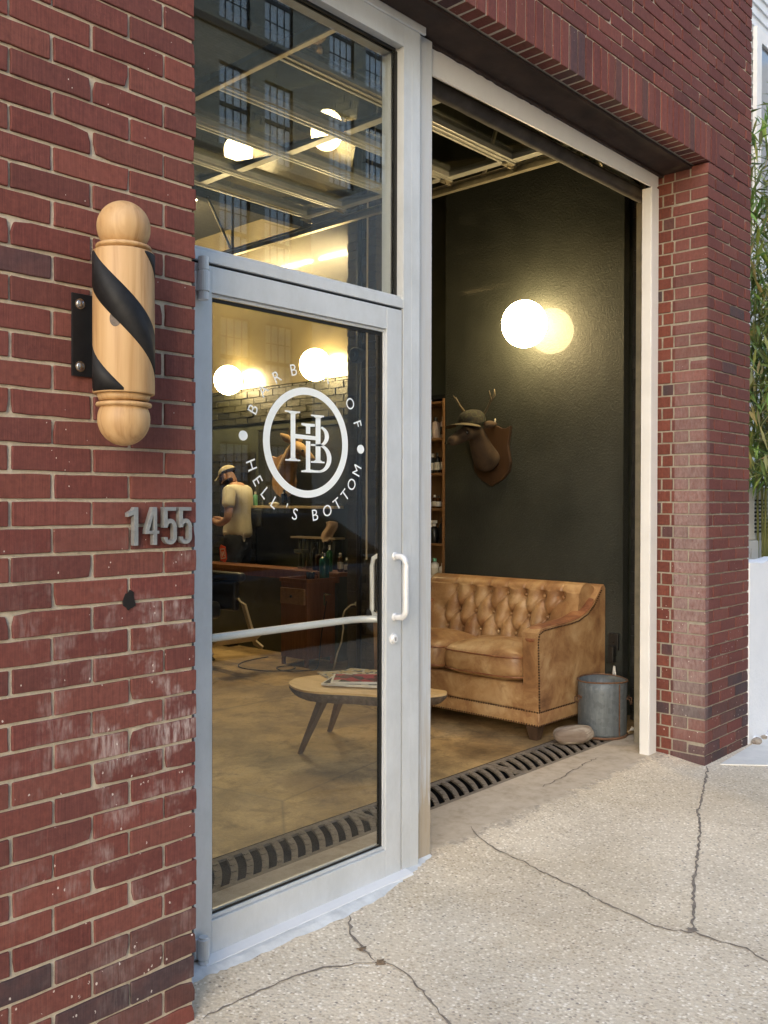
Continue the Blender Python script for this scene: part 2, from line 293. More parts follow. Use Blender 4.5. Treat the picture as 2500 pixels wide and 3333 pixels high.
# ------------------------------------------------------------------ mesh builder
def wloc(o):
    v = Vector((0, 0, 0))
    while o is not None: v += o.location; o = o.parent
    return v
def tag(o, label=None, cat=None, group=None, kind=None):
    if label: o['label'] = label
    if cat: o['category'] = cat
    if group: o['group'] = group
    if kind: o['kind'] = kind
    return o
def empty(name, loc, label=None, cat=None, group=None, kind=None):
    o = bpy.data.objects.new(name, None); col.objects.link(o); o.location = loc; o.empty_display_size = .1
    return tag(o, label, cat, group, kind)
class MB:
    def __init__(s): s.v = []; s.f = []; s.c = []; s.mi = []; s.cc = (1, 1, 1); s.m = 0
    def add(s, vs, fs):
        o = len(s.v); s.v += [tuple(p) for p in vs]
        for f in fs: s.f.append([i + o for i in f]); s.c.append(s.cc); s.mi.append(s.m)
    def box(s, x0, x1, y0, y1, z0, z1, jit=0.0):
        vs = [(x, y, z) for x in (x0, x1) for y in (y0, y1) for z in (z0, z1)]
        if jit: vs = [(a + R.uniform(-jit, jit), b + R.uniform(-jit, jit) * .6, c + R.uniform(-jit, jit)) for a, b, c in vs]
        s.add(vs, [(0, 1, 3, 2), (4, 6, 7, 5), (0, 4, 5, 1), (2, 3, 7, 6), (0, 2, 6, 4), (1, 5, 7, 3)])
    def obox(s, c, ax, ay, az, hx, hy, hz):
        c = Vector(c); ax, ay, az = Vector(ax), Vector(ay), Vector(az)
        vs = [c + ax * (i * hx) + ay * (j * hy) + az * (k * hz) for i in (-1, 1) for j in (-1, 1) for k in (-1, 1)]
        s.add(vs, [(0, 1, 3, 2), (4, 6, 7, 5), (0, 4, 5, 1), (2, 3, 7, 6), (0, 2, 6, 4), (1, 5, 7, 3)])
    def brick(s, x0, x1, y0, y1, z0, z1):
        j = lambda k=.0011: R.uniform(-k, k)
        n = max(2, int((x1 - x0) / .045)); P = []
        for i in range(n + 1): P.append((lerp(x0, x1, i / n) + (j(.001)), z0 + j(.0013)))
        P.append((x1 + j(), lerp(z0, z1, .5)))
        for i in range(n + 1): P.append((lerp(x1, x0, i / n) + (j(.001)), z1 + j(.0011)))
        P.append((x0 + j(), lerp(z0, z1, .5)))
        if R.random() < .22:                       # a chipped corner
            q = R.choice([0, n, n + 2, 2 * n + 2]); c = R.uniform(.003, .008); x, z = P[q]; P[q] = (x + (c if x < (x0 + x1) / 2 else -c), z + (c if z < (z0 + z1) / 2 else -c) * .7)
        m = len(P); t = j(.0008); s.add([(x, y0 + t * (x - x0) / (x1 - x0), z) for x, z in P] + [(x, y1, z) for x, z in P], [tuple(range(m))[::-1]] + [(i, (i + 1) % m, m + (i + 1) % m, m + i) for i in range(m)])
    def tube(s, path, r, n=10, cap=True):
        P = [Vector(p) for p in path]; rings = []; up = Vector((0.13, .21, 1)).normalized()
        for i, p in enumerate(P):
            d = (P[min(i + 1, len(P) - 1)] - P[max(i - 1, 0)]).normalized()
            a = d.cross(up)
            if a.length < 1e-3: a = d.cross(Vector((1, 0, 0)))
            a.normalize(); b = d.cross(a).normalized(); rr = r[i] if isinstance(r, (list, tuple)) else r
            rings.append([p + a * (rr * cos(2 * PI * k / n)) + b * (rr * sin(2 * PI * k / n)) for k in range(n)])
        vs = [q for g in rings for q in g]; fs = []
        for i in range(len(P) - 1):
            for k in range(n): fs.append((i * n + k, i * n + (k + 1) % n, (i + 1) * n + (k + 1) % n, (i + 1) * n + k))
        if cap: fs.append(tuple(range(n))[::-1]); fs.append(tuple(range((len(P) - 1) * n, len(P) * n)))
        s.add(vs, fs)
    def lathe(s, prof, c=(0, 0, 0), n=28, axis='z', squash=1.0):
        vs = []; fs = []
        for r, h in prof:
            for k in range(n):
                a = 2 * PI * k / n; u, w = r * cos(a), r * sin(a) * squash
                q = (u, w, h) if axis == 'z' else ((h, u, w) if axis == 'x' else (u, h, w))
                vs.append((c[0] + q[0], c[1] + q[1], c[2] + q[2]))
        for i in range(len(prof) - 1):
            for k in range(n): fs.append((i * n + k, i * n + (k + 1) % n, (i + 1) * n + (k + 1) % n, (i + 1) * n + k))
        fs.append(tuple(range(n))[::-1]); fs.append(tuple(range((len(prof) - 1) * n, len(prof) * n)))
        s.add(vs, fs)
    def sphere(s, c, r, nu=20, nv=12):
        r = r if isinstance(r, (tuple, list)) else (r, r, r)
        prof = []
        vs = []; fs = []
        for j in range(nv + 1):
            t = PI * j / nv
            for k in range(nu):
                a = 2 * PI * k / nu
                vs.append((c[0] + r[0] * sin(t) * cos(a), c[1] + r[1] * sin(t) * sin(a), c[2] + r[2] * cos(t)))
        for j in range(nv):
            for k in range(nu): fs.append((j * nu + k, (j + 1) * nu + k, (j + 1) * nu + (k + 1) % nu, j * nu + (k + 1) % nu))
        s.add(vs, fs)
    def grid(s, fn, nu, nv):
        vs = [fn(i / nu, j / nv) for i in range(nu + 1) for j in range(nv + 1)]
        fs = [(i * (nv + 1) + j, (i + 1) * (nv + 1) + j, (i + 1) * (nv + 1) + j + 1, i * (nv + 1) + j + 1) for i in range(nu) for j in range(nv)]
        s.add(vs, fs)
    def prism(s, outer, d0, d1, plane='xz', holes=()):
        """outline (2-D) extruded between d0 and d1 along the third axis"""
        def to3(p, d): return (p[0], d, p[1]) if plane == 'xz' else ((d, p[0], p[1]) if plane == 'yz' else (p[0], p[1], d))
        loops = [list(outer)] + [list(h) for h in holes]
        bm = bmesh.new(); ed = []
        idx = {}
        for L in loops:
            vv = [bm.verts.new(to3(p, d0)) for p in L]
            ed += [bm.edges.new((vv[i], vv[(i + 1) % len(vv)])) for i in range(len(vv))]
        if holes: bmesh.ops.triangle_fill(bm, edges=ed, use_beauty=True)
        else:
            f_n = bm.faces.new([v for v in bm.verts]); f_n.normal_update()
            bmesh.ops.triangulate(bm, faces=bm.faces[:], ngon_method='EAR_CLIP')
        bm.verts.index_update()
        base = [tuple(v.co) for v in bm.verts]; tri = [[v.index for v in f.verts] for f in bm.faces]; bm.free()
        n = len(base); shift = [tuple(to3(p, d1)) for L in loops for p in L]
        fs = [t for t in tri] + [[i + n for i in reversed(t)] for t in tri]
        o = 0
        for L in loops:
            m = len(L)
            for i in range(m): fs.append((o + i, o + (i + 1) % m, o + (i + 1) % m + n, o + i + n))
            o += m
        s.add(base + shift, fs)
    def build(s, name, mat, parent=None, smooth=False, bev=0.0, seg=2, sub=0, angle=None, local=False):
        me = bpy.data.meshes.new(name)
        off = Vector((0, 0, 0)) if local or parent is None else wloc(parent)
        if parent is None and not local:
            ps = s.v; c = Vector((sum(p[0] for p in ps) / len(ps), sum(p[1] for p in ps) / len(ps), min(p[2] for p in ps))) if ORIG else Vector((0, 0, 0)); off = c
        me.from_pydata([(p[0] - off.x, p[1] - off.y, p[2] - off.z) for p in s.v], [], s.f)
        for m in (mat if isinstance(mat, (list, tuple)) else [mat]): me.materials.append(m)
        if any(s.mi): me.polygons.foreach_set('material_index', s.mi)
        if any(c != (1, 1, 1) for c in s.c):
            at = me.attributes.new('Col', 'FLOAT_COLOR', 'CORNER'); d = []
            for f, c in zip(s.f, s.c): d += [c[0], c[1], c[2], 1.0] * len(f)
            at.data.foreach_set('color', d)
        bm = bmesh.new(); bm.from_mesh(me); bmesh.ops.recalc_face_normals(bm, faces=bm.faces[:]); bm.to_mesh(me); bm.free()
        if smooth: me.polygons.foreach_set('use_smooth', [True] * len(me.polygons))
        me.update()
        o = bpy.data.objects.new(name, me); col.objects.link(o)
        if parent is not None: o.parent = parent
        else: o.location = off
        if bev:
            b = o.modifiers.new('bevel', 'BEVEL'); b.width = bev; b.segments = seg; b.limit_method = 'ANGLE'; b.angle_limit = math.radians(35)
        if sub:
            b = o.modifiers.new('sub', 'SUBSURF'); b.levels = sub; b.render_levels = sub
        if smooth and angle:
            me.polygons.foreach_set('use_smooth', [True] * len(me.polygons))
        return o
ORIG = True
def skin(name, nodes, edges, mat, parent, sub=2, root=0):
    """one continuous tapered body from a skeleton: nodes = [(x,y,z,r)]"""
    off = wloc(parent) if parent else Vector((0, 0, 0))
    me = bpy.data.meshes.new(name); me.from_pydata([(a - off.x, b - off.y, c - off.z) for a, b, c, *r in nodes], edges, []); me.materials.append(mat)
    o = bpy.data.objects.new(name, me); col.objects.link(o)
    if parent: o.parent = parent
    m = o.modifiers.new('skin', 'SKIN'); m.use_smooth_shade = True
    sv = me.skin_vertices[0].data
    for i, nd in enumerate(nodes):
        r = nd[3]; sv[i].radius = (r, nd[4] if len(nd) > 4 else r); sv[i].use_root = (i == root)
    s = o.modifiers.new('sub', 'SUBSURF'); s.levels = sub; s.render_levels = sub
    return o
def frozen(o):
    """apply modifiers so that copies and reports see plain mesh"""
    dg = bpy.context.evaluated_depsgraph_get(); me = bpy.data.meshes.new_from_object(o.evaluated_get(dg)); o.modifiers.clear(); o.data = me; return o
def text_mesh(txt, size):
    cu = bpy.data.curves.new('text', 'FONT'); cu.body = txt; cu.size = size; cu.align_x = 'CENTER'; cu.align_y = 'CENTER'; cu.resolution_u = 4
    o = bpy.data.objects.new('text', cu); col.objects.link(o); bpy.context.view_layer.update()
    me = bpy.data.meshes.new_from_object(o.evaluated_get(bpy.context.evaluated_depsgraph_get()))
    vs = [tuple(v.co) for v in me.vertices]; fs = [list(p.vertices) for p in me.polygons]
    bpy.data.objects.remove(o); bpy.data.meshes.remove(me); bpy.data.curves.remove(cu)
    xs = [v[0] for v in vs]; ys = [v[1] for v in vs]; cx, cy = (min(xs) + max(xs)) / 2, (min(ys) + max(ys)) / 2
    return [(v[0] - cx, v[1] - cy) for v in vs], fs

# ------------------------------------------------------------------ camera, light
cam = bpy.data.cameras.new('camera'); co = bpy.data.objects.new('camera', cam); col.objects.link(co); sc.camera = co
yaw, pit, rol = 0.8259673, -0.0104881, 0.0020267
F = Vector((sin(yaw) * cos(pit), cos(yaw) * cos(pit), sin(pit))); rr = Vector((cos(yaw), -sin(yaw), 0)); uu = rr.cross(F)
r2 = cos(rol) * rr + sin(rol) * uu; u2 = -sin(rol) * rr + cos(rol) * uu
m = Matrix((r2, u2, -F)).transposed().to_4x4(); m.translation = Vector((0, -2.1508, 1.47)); co.matrix_world = m
cam.sensor_fit = 'VERTICAL'; cam.sensor_height = 36.0; cam.sensor_width = 27.0; cam.lens = 36.0 * 2991.4 / 3333.0
cam.clip_start = .05; cam.clip_end = 300

SUN_EL, SUN_AZ = math.radians(24), math.radians(228)      # azimuth clockwise from +y
w = bpy.data.worlds.new('World'); sc.world = w; w.use_nodes = True
nt = w.node_tree; bg = nt.nodes['Background']; sky = nt.nodes.new('ShaderNodeTexSky'); sky.sky_type = 'NISHITA'; sky.sun_disc = False
sky.sun_elevation = SUN_EL; sky.sun_rotation = SUN_AZ; sky.air_density = 1.2; sky.dust_density = 1.0
nt.links.new(sky.outputs[0], bg.inputs[0]); bg.inputs[1].default_value = .15
sl = bpy.data.lights.new('sun', 'SUN'); so = bpy.data.objects.new('sun', sl); col.objects.link(so)
sl.energy = .5; sl.angle = math.radians(70); sl.color = (1.0, .80, .58)
sd = Vector((sin(SUN_AZ) * cos(SUN_EL), cos(SUN_AZ) * cos(SUN_EL), sin(SUN_EL)))
so.rotation_euler = sd.to_track_quat('Z', 'Y').to_euler(); so.location = (-6, -8, 12)
sc.view_settings.view_transform = 'Standard'; sc.view_settings.look = 'None'; sc.view_settings.gamma = 1
sc.view_settings.exposure = 1.85; sc.view_settings.use_curve_mapping = False
sc.render.engine = 'CYCLES'; cy = sc.cycles
cy.use_denoising = True
try: cy.denoiser = 'OPENIMAGEDENOISE'
except Exception: pass
cy.max_bounces = 8; cy.diffuse_bounces = 4; cy.glossy_bounces = 4; cy.transparent_max_bounces = 16; cy.sample_clamp_indirect = 6; cy.caustics_reflective = False; cy.caustics_refractive = False

# ------------------------------------------------------------------ ground
FZ = .03
def gz(y): return FZ * sstep(-.02, .30, y)
ORIG = False
b = MB()
ys = [-4.2, -2, -1, -.3, -.02] + [-.02 + .04 * i for i in range(1, 9)] + [.36, .592]
xs = [-14, -5, 0] + [.5 * i for i in range(1, 15)] + [12, 20]
for i in range(len(xs) - 1):
    for j in range(len(ys) - 1):
        b.add([(xs[i], ys[j], gz(ys[j])), (xs[i + 1], ys[j], gz(ys[j])), (xs[i + 1], ys[j + 1], gz(ys[j + 1])), (xs[i], ys[j + 1], gz(ys[j + 1]))], [(0, 1, 2, 3)])
b.box(-14, 20, -4.22, -4.2, -.14, 0)
walk = tag(b.build('sidewalk', M['sidewalk']), kind='structure')
b = MB(); b.box(-30, 40, -30, 30, -.2, -.14); tag(b.build('ground', M['asphalt']), kind='structure')
b = MB(); b.box(-30, 40, -13, -4.22, -.139, -.13); tag(b.build('road', M['asphalt']), kind='structure')
b = MB(); b.box(-30, 40, -17.9, -13, -.138, .0); tag(b.build('far_sidewalk', M['far_walk']), kind='structure')
# cracks: jagged strips of packed dirt lying in the joints
def crack(pts, w, name='crack', sub=7, amp=.006):
    b = MB(); P = []
    for i in range(len(pts) - 1):
        a, c = Vector((*pts[i], 0)), Vector((*pts[i + 1], 0)); n = max(2, int((c - a).length / .022))
        for k in range(n): P.append(a.lerp(c, k / n))
    P.append(Vector((*pts[-1], 0))); L = []; Rr = []
    for i, p in enumerate(P):
        d = (P[min(i + 1, len(P) - 1)] - P[max(i - 1, 0)]).normalized(); nrm = Vector((-d.y, d.x, 0)); ww = w * R.uniform(.35, 1.25)
        e = min(i, len(P) - 1 - i); ww *= clamp(.25 + e * .25)
        o = nrm * R.uniform(-amp, amp)
        for S, sg in ((L, 1), (Rr, -1)):
            q = p + o + nrm * (sg * ww * R.uniform(.7, 1.2)); S.append((q.x, q.y, gz(q.y) + .0025))
    n = len(P); b.add(L + Rr, [(i, i + 1, n + i + 1, n + i) for i in range(n - 1)])
    return b.build(name, M['crack'], walk)
crack([(4.979, -.01), (4.902, -.047), (4.612, -.157), (4.244, -.287), (3.951, -.425), (3.736, -.511), (3.543, -.59), (3.425, -.628), (3.21, -.726), (3.04, -.80)], .0062)
crack([(3.253, .325), (3.182, .221), (3.153, .114), (3.141, -.033), (3.094, -.195), (3.059, -.36), (3.017, -.462), (3.011, -.54), (2.978, -.665), (2.979, -.733), (3.021, -.813), (3.021, -.91), (3.026, -.985), (2.983, -1.074), (2.95, -1.4)], .0042)
crack([(1.56, -.012), (1.665, -.013), (1.769, -.015), (1.871, -.024), (1.993, -.06), (2.081, -.117), (2.138, -.165), (2.157, -.207), (2.134, -.286), (2.091, -.397), (2.042, -.49), (2.01, -.58), (1.95, -.9)], .0040)
crack([(2.289, .12), (2.208, .036), (2.181, -.03), (2.156, -.096), (2.128, -.15)], .0055)
crack([(3.95, .402), (4.097, .413), (4.283, .429), (4.375, .442), (4.629, .473)], .004, amp=.012)
def blob(cx, cy_, r, mat, name, n=18, h=.004):
    b = MB(); P = [(cx + r * R.uniform(.45, 1.15) * cos(2 * PI * k / n), cy_ + r * R.uniform(.4, .9) * sin(2 * PI * k / n)) for k in range(n)]
    b.add([(*p, gz(p[1]) + .0015) for p in P] + [(cx, cy_, gz(cy_) + h)], [(i, (i + 1) % n, n) for i in range(n)]); return b.build(name, mat, walk)
blob(3.03, -.80, .026, M['crack'], 'crack_patch'); blob(2.14, -.165, .026, M['leafdebris'], 'leaf_litter'); blob(2.165, -.06, .022, M['leafdebris'], 'leaf_litter')
b = MB(); b.prism([(4.99, -.12), (5.02, -.035), (5.60, -.03), (5.62, 0.0), (7.8, 0.0), (7.8, -2.6), (4.45, -2.6)][::-1], .0, .004, 'xy')
b.v = [(x, y, z if y > -9 else z) for x, y, z in b.v]
b = MB(); b.prism([(5.06, -.055), (5.60, -.028), (5.64, -.012), (12, -.012), (12, -1.6), (5.9, -1.1), (5.35, -.42)], .0005, .007, 'xy'); tag(b.build('concrete_pad', M['pad']), kind='structure')
# pebbly debris on the walk
# ------------------------------------------------------------------ brick building
C0, CP = 2.625, .0677
def zk(k): return C0 - CP * k
REDS = [(.160, .051, .042), (.142, .046, .040), (.174, .056, .044), (.126, .043, .038), (.156, .054, .044), (.138, .042, .036)]
DARK = [(.085, .045, .048), (.065, .042, .046), (.11, .05, .045)]
def bcol(z, pier, x=0.0):
    q = R.random()
    pd = .012
    if z < .42: pd = .05 if not pier else .55
    if z < .28: pd = .85 if pier else (.8 if x > 1.2 else .2)
    c = R.choice(DARK) if q < pd else R.choice(REDS)
    k = R.uniform(.88, 1.10); return tuple(v * k for v in c)
HB, HM = .0592, .0085
def row(b, j, x0, x1, anchor, mods, pier=False, depth=.095):
    """bricks of course j from x0 to x1; vertical joints repeat every .216 from anchor"""
    z1 = zk(j) - HM * .5; z0 = z1 - HB
    js = []; x = anchor
    while x > x0: x -= .216
    while x < x1:
        if x > x0 + .02: js.append(x)
        x += .216
    e = [x0 - .005] + [q for q in js if q < x1 - .02] + [x1 + .005]
    for i in range(len(e) - 1):
        a, c = e[i] + .0046, e[i + 1] - .0046
        d = R.uniform(-.0016, .0012)
        b.cc = bcol(z0, pier, a); b.brick(a + R.uniform(-.002, .002), c + R.uniform(-.002, .002), d, depth, z0, z1)
bld = empty('brick_building', (3.4, .2, 0), 'red brick shop building with raked pale mortar and a soldier course over its wide opening', 'building')
bl = MB(); mo = MB()
LX0, LX1 = -1.6, 1.547
for j in range(-11, 42):
    if zk(j + 1) < -.12: break
    row(bl, j, LX0, LX1 + R.uniform(-.004, .004), (LX1 - .103) if j % 2 else (LX1 - .210), None)
    # reveal behind the corner brick
    z1 = zk(j) - HM * .5; z0 = z1 - HB; bl.cc = bcol(z0, False); bl.box(LX1 - .1, LX1 + R.uniform(-.003, .003), .107, .30, z0, z1)
mo.box(LX0, LX1 - .008, .0065, .30, -.12, 3.36)
bl.build('wall', M['brick'], bld, bev=.0028)
mo.build('mortar', M['mortar'], bld)
# right pier
PX0, PX1 = 4.98, 5.60
bp = MB(); mp = MB()
for j in range(-11, 40):
    if zk(j + 1) < -.06: break
    z1 = zk(j) - HM * .5; z0 = z1 - HB
    head = (j % 2 == 0)
    e = [PX0 - .005, PX0 + .1025] if head else [PX0 - .005]
    while e[-1] + .216 < PX1 - .06: e.append(e[-1] + .216 - (.0 if len(e) > 1 or head else .003))
    e.append(PX1 + .005)
    for i in range(len(e) - 1):
        bp.cc = bcol(z0, True); a, c = e[i] + .0055, e[i + 1] - .0055
        dep = (.204 if head else .097) if i == 0 else .095
        bp.brick(a, c + R.uniform(-.002, .002), R.uniform(-.0014, .001), dep, z0, z1)
    for y0, y1 in ([(.216, .33)] if head else [(.108, .190), (.2, .26), (.271, .33)]):
        q = R.choice([(.155, .047, .033), (.138, .042, .030), (.172, .052, .036)]) if y0 > .18 else bcol(z0, False)
        if R.random() < .1: q = R.choice(DARK)
        bp.cc = q; bp.box(PX0 + R.uniform(-.001, .001), PX0 + .09, y0, y1, z0, z1, .001)
    bp.cc = bcol(z0, True); bp.box(PX1 - .09, PX1, .107, .30, z0, z1)
mp.box(PX0 + .006, PX1 - .006, .0065, .30, -.06, 3.36)
bp.build('pier', M['brick'], bld, bev=.0028)
mp.build('pier_mortar', M['darker_mortar'], bld)
# soldier course, courses above
bs = MB(); ms = MB()
x = 1.43
while x < 5.12:
    bs.cc = R.choice(DARK) if R.random() < .25 else bcol(2, False)
    bs.box(x + .0055, x + .0622, R.uniform(-.0015, .001), .092, 3.372, 3.567, .0012); x += .0677
for j in (-12, -13, -14):
    row(bs, j + 0, LX0, 1.43, 1.43, None); row(bs, j, 5.125, PX1, 5.125, None)
for j in range(-15, -42, -1):
    row(bs, j, LX0, PX1, PX0 + (.1025 if j % 2 == 0 else .211), None)
ms.box(LX0, PX1 - .005, .0065, .3, 3.3735, 5.45)
bs.build('lintel_course', M['brick'], bld, bev=.0028)
ms.build('upper_mortar', M['mortar'], bld)
b = MB(); b.box(LX1 - .1, PX0 + .1, .094, .31, 3.350, 3.3655); b.box(LX1, PX0, .262, .305, 3.338, 3.350); b.build('lintel_plate', M['lintel'], bld)
b = MB(); b.box(LX0, PX1, .0, .3, 5.455, 9); b.build('upper_wall', M['upper_brick'], bld)
# damage in the left pier: flat black patch painted for its dark depth
hx, hz = 1.335, 1.206
b = MB(); n = 14; P = [(hx + .017 * R.uniform(.7, 1.25) * cos(2 * PI * k / n), hz + .026 * R.uniform(.75, 1.2) * sin(2 * PI * k / n)) for k in range(n)]
b.prism(P, -.0022, .004, 'xz'); b.build('painted_hole', M['void'], bld)

# ------------------------------------------------------------------ storefront
YF = .22
fr = empty('storefront_frame', (2.2, YF, 0), 'fixed silver aluminium frame with tall transom pane above the glass door', 'door frame')
DX0, DX1 = 1.70, 2.672
b = MB(); b.box(2.680, 2.777, YF, .335, .028, 3.345)
b.box(2.728, 2.7295, YF - .0012, YF, .028, 3.2)
b.build('jamb', M['alu'], fr, bev=.002)
b = MB(); b.box(1.64, 1.694, YF + .004, .335, .02, 3.345); b.build('jamb', M['alu'], fr, bev=.002)
b = MB(); b.box(1.66, 2.679, YF, .335, 2.224, 2.258); b.box(1.694, 2.679, YF + .012, YF + .03, 2.2595, 2.272); b.build('transom_bar', M['alu'], fr, bev=.002)
b = MB(); b.box(1.694, 2.679, YF, .335, 3.236, 3.345); b.box(1.55, 2.80, YF - .012, YF - .001, 3.318, 3.349); b.build('head', M['alu'], fr, bev=.002)
b = MB(); b.box(1.694, 2.679, .262, .270, 2.2585, 3.2355); b.build('transom_glass', M['glass'], fr)
b = MB()
for y0, y1 in ((.2535, .2615), (.2705, .277)):
    b.box(2.6685, 2.6795, y0, y1, 2.2605, 3.2255); b.box(1.694, 2.6685, y0, y1, 3.2255, 3.2355)
b.build('gasket', M['gasket'], fr)
# door leaf
dr = empty('glass_door', (2.19, YF, .03), 'silver framed glass shop door with round white emblem, pull handle and push bar', 'door')
b = MB()
b.box(DX0, 1.768, YF, .265, .034, 2.214); b.box(2.586, DX1, YF, .265, .034, 2.214)
b.box(1.7682, 2.5858, YF + .0004, .265, 2.131, 2.214); b.box(1.7682, 2.5858, YF + .0004, .265, .034, .138)
b.box(1.7682, 2.5858, YF + .010, .236, .1385, .151); b.box(1.7682, 2.5858, YF + .010, .236, 2.119, 2.1305)
b.box(1.7684, 1.777, YF + .010, .236, .1515, 2.1185); b.box(2.5772, 2.5856, YF + .010, .236, .1515, 2.1185)
b.box(1.7682, 2.5858, .2525, .265, .1385, .156)
b.build('frame', M['alu'], dr, bev=.0018)
b = MB(); b.box(1.7686, 2.5854, .2405, .2475, .139, 2.130); gl = b.build('glass', M['entry_glass'], dr)
b = MB()
b.box(1.7775, 2.5765, .2365, .2402, .1515, .1575); b.box(1.7775, 2.5765, .2365, .2402, 2.1065, 2.1185); b.box(2.566, 2.5765, .2365, .2402, .158, 2.106); b.box(1.7775, 1.782, .2365, .2402, .158, 2.106)
b.box(2.569, 2.5858, .2476, .2524, .157, 2.11)
b.build('gasket', M['gasket'], dr)
b = MB(); b.box(2.6725, 2.6795, YF + .012, .3, .03, 2.22); b.box(1.70, 2.679, YF + .012, .3, 2.2145, 2.2235); b.box(1.70, 2.679, YF + .015, .3, .012, .033); b.build('door_gap', M['gasket'], fr)
# pull handle: D-shaped tube on the stile
b = MB(); hx_ = 2.632; pth = []
z0, z1, yo = 1.028, 1.262, .058
pth.append((hx_, YF, z1))
for k in range(0, 7): a = PI / 2 * k / 6; pth.append((hx_ - .010 * sin(a) * 0, YF - yo + .03 - .03 * sin(a), z1 - .03 + .03 * cos(a)))
for k in range(1, 6): pth.append((hx_, YF - yo, lerp(z1 - .03, z0 + .03, k / 6)))
for k in range(0, 7): a = PI / 2 * k / 6; pth.append((hx_, YF - yo + .03 - .03 * cos(a), z0 + .03 - .03 * sin(a)))
pth.append((hx_, YF, z0)); b.tube(pth, .0118, 14)
for z in (z0, z1): b.lathe([(.0165, YF - .006), (.0165, YF - .0002)], (hx_, 0, z), 18, 'y')
b.build('pull_handle', M['silver_handle'], dr, smooth=True)
b = MB(); b.lathe([(.0215, YF - .004), (.0215, YF - .0002)], (2.624, 0, .945), 24, 'y'); b.lathe([(.013, YF - .014), (.0165, YF - .010), (.017, YF - .0041)], (2.624, 0, .945), 24, 'y'); lk = b.build('lock', M['silver_handle'], dr, smooth=False, bev=.001)
b = MB(); b.box(2.6225, 2.6255, YF - .0152, YF - .0141, .938, .951); b.build('keyhole', M['void'], lk)
b = MB(); b.tube([(1.79, .275, 1.018), (1.79, .328, 1.018), (1.83, .335, 1.018), (2.49, .335, 1.018), (2.545, .322, 1.018), (2.592, .285, 1.018), (2.60, .266, 1.018)], .0135, 14); b.build('push_bar', M['silver_handle'], dr, smooth=True)
b = MB(); b.tube([(2.632, .266, 1.262), (2.632, .305, 1.262), (2.625, .325, 1.25), (2.622, .33, 1.22), (2.622, .33, 1.05), (2.625, .325, 1.03), (2.632, .266, 1.02)], .0095, 12); b.build('pull_handle', M['silver_handle'], dr, smooth=True)
for z in (.105, 2.186):
    b = MB(); b.lathe([(.0185, z - .062), (.019, z - .06), (.019, z - .001), (.018, z)], (1.722, YF - .019, 0), 18); b.lathe([(.0165, z - .088), (.0165, z - .066)], (1.722, YF - .019, 0), 18)
    if z > 1: b.lathe([(.0165, z + .005), (.0165, z + .045)], (1.722, YF - .019, 0), 18)
    b.box(1.698, 1.722, YF - .008, YF - .0002, z - .06, z - .002); b.lathe([(.0145, z - .067), (.0145, z + .006)], (1.722, YF - .019, 0), 14)
    b.build('hinge', M['alu'], dr, bev=.001)
# emblem on the glass
CX, CZ, YG = 2.1945, 1.679, .2404
def px(u, v): return (CX + (u - 930) * .000544, CZ - (v - 695) * .000406)
def arc(cx, cz, rx, rz, a0, a1, n=40): return [(cx + rx * cos(lerp(a0, a1, k / n)), cz + rz * sin(lerp(a0, a1, k / n))) for k in range(n + 1)]
Y0, Y1 = YG - .0012, YG - .0002
b = MB(); b.prism(arc(CX, CZ, .2015, .1935, 0, 2 * PI, 72)[:-1], Y0, Y1, 'xz', [arc(CX, CZ, .1725, .168, 0, 2 * PI, 72)[:-1][::-1]])
for u, v in ((405, 671), (1424, 722)):
    x, z = px(u, v); b.prism(arc(x, z, .0185, .0165, 0, 2 * PI, 28)[:-1], Y0, Y1, 'xz')
b.build('emblem_ring', M['letter'], gl)
b = MB()
P = lambda L: b.prism([px(*q) for q in L], Y0, Y1, 'xz')
def serif(u0, u1, v, s, t=17):
    # slab serif, s=+1 bracket points down
    P([(u0, v), (u1, v), (u1, v + s * t * .8), (u0, v + s * t * .8)])
P([(787, 455), (826, 455), (826, 626), (1003, 634), (1003, 470), (1046, 472), (1046, 500), (1046, 842), (1030, 842), (1003, 842), (1003, 668), (826, 664), (826, 835), (787, 835)])
for u0, u1, v, s in ((738, 866, 432, 1), (962, 1078, 447, 1), (742, 868, 858, -1), (962, 1083, 866, -1)): serif(u0, u1, v, s)
P([(766, 446), (846, 446), (826, 458), (787, 458)]); P([(985, 461), (1062, 461), (1046, 475), (1003, 475)])
P([(766, 844), (846, 844), (826, 832), (787, 832)]); P([(985, 852), (1064, 852), (1046, 839), (1003, 839)])
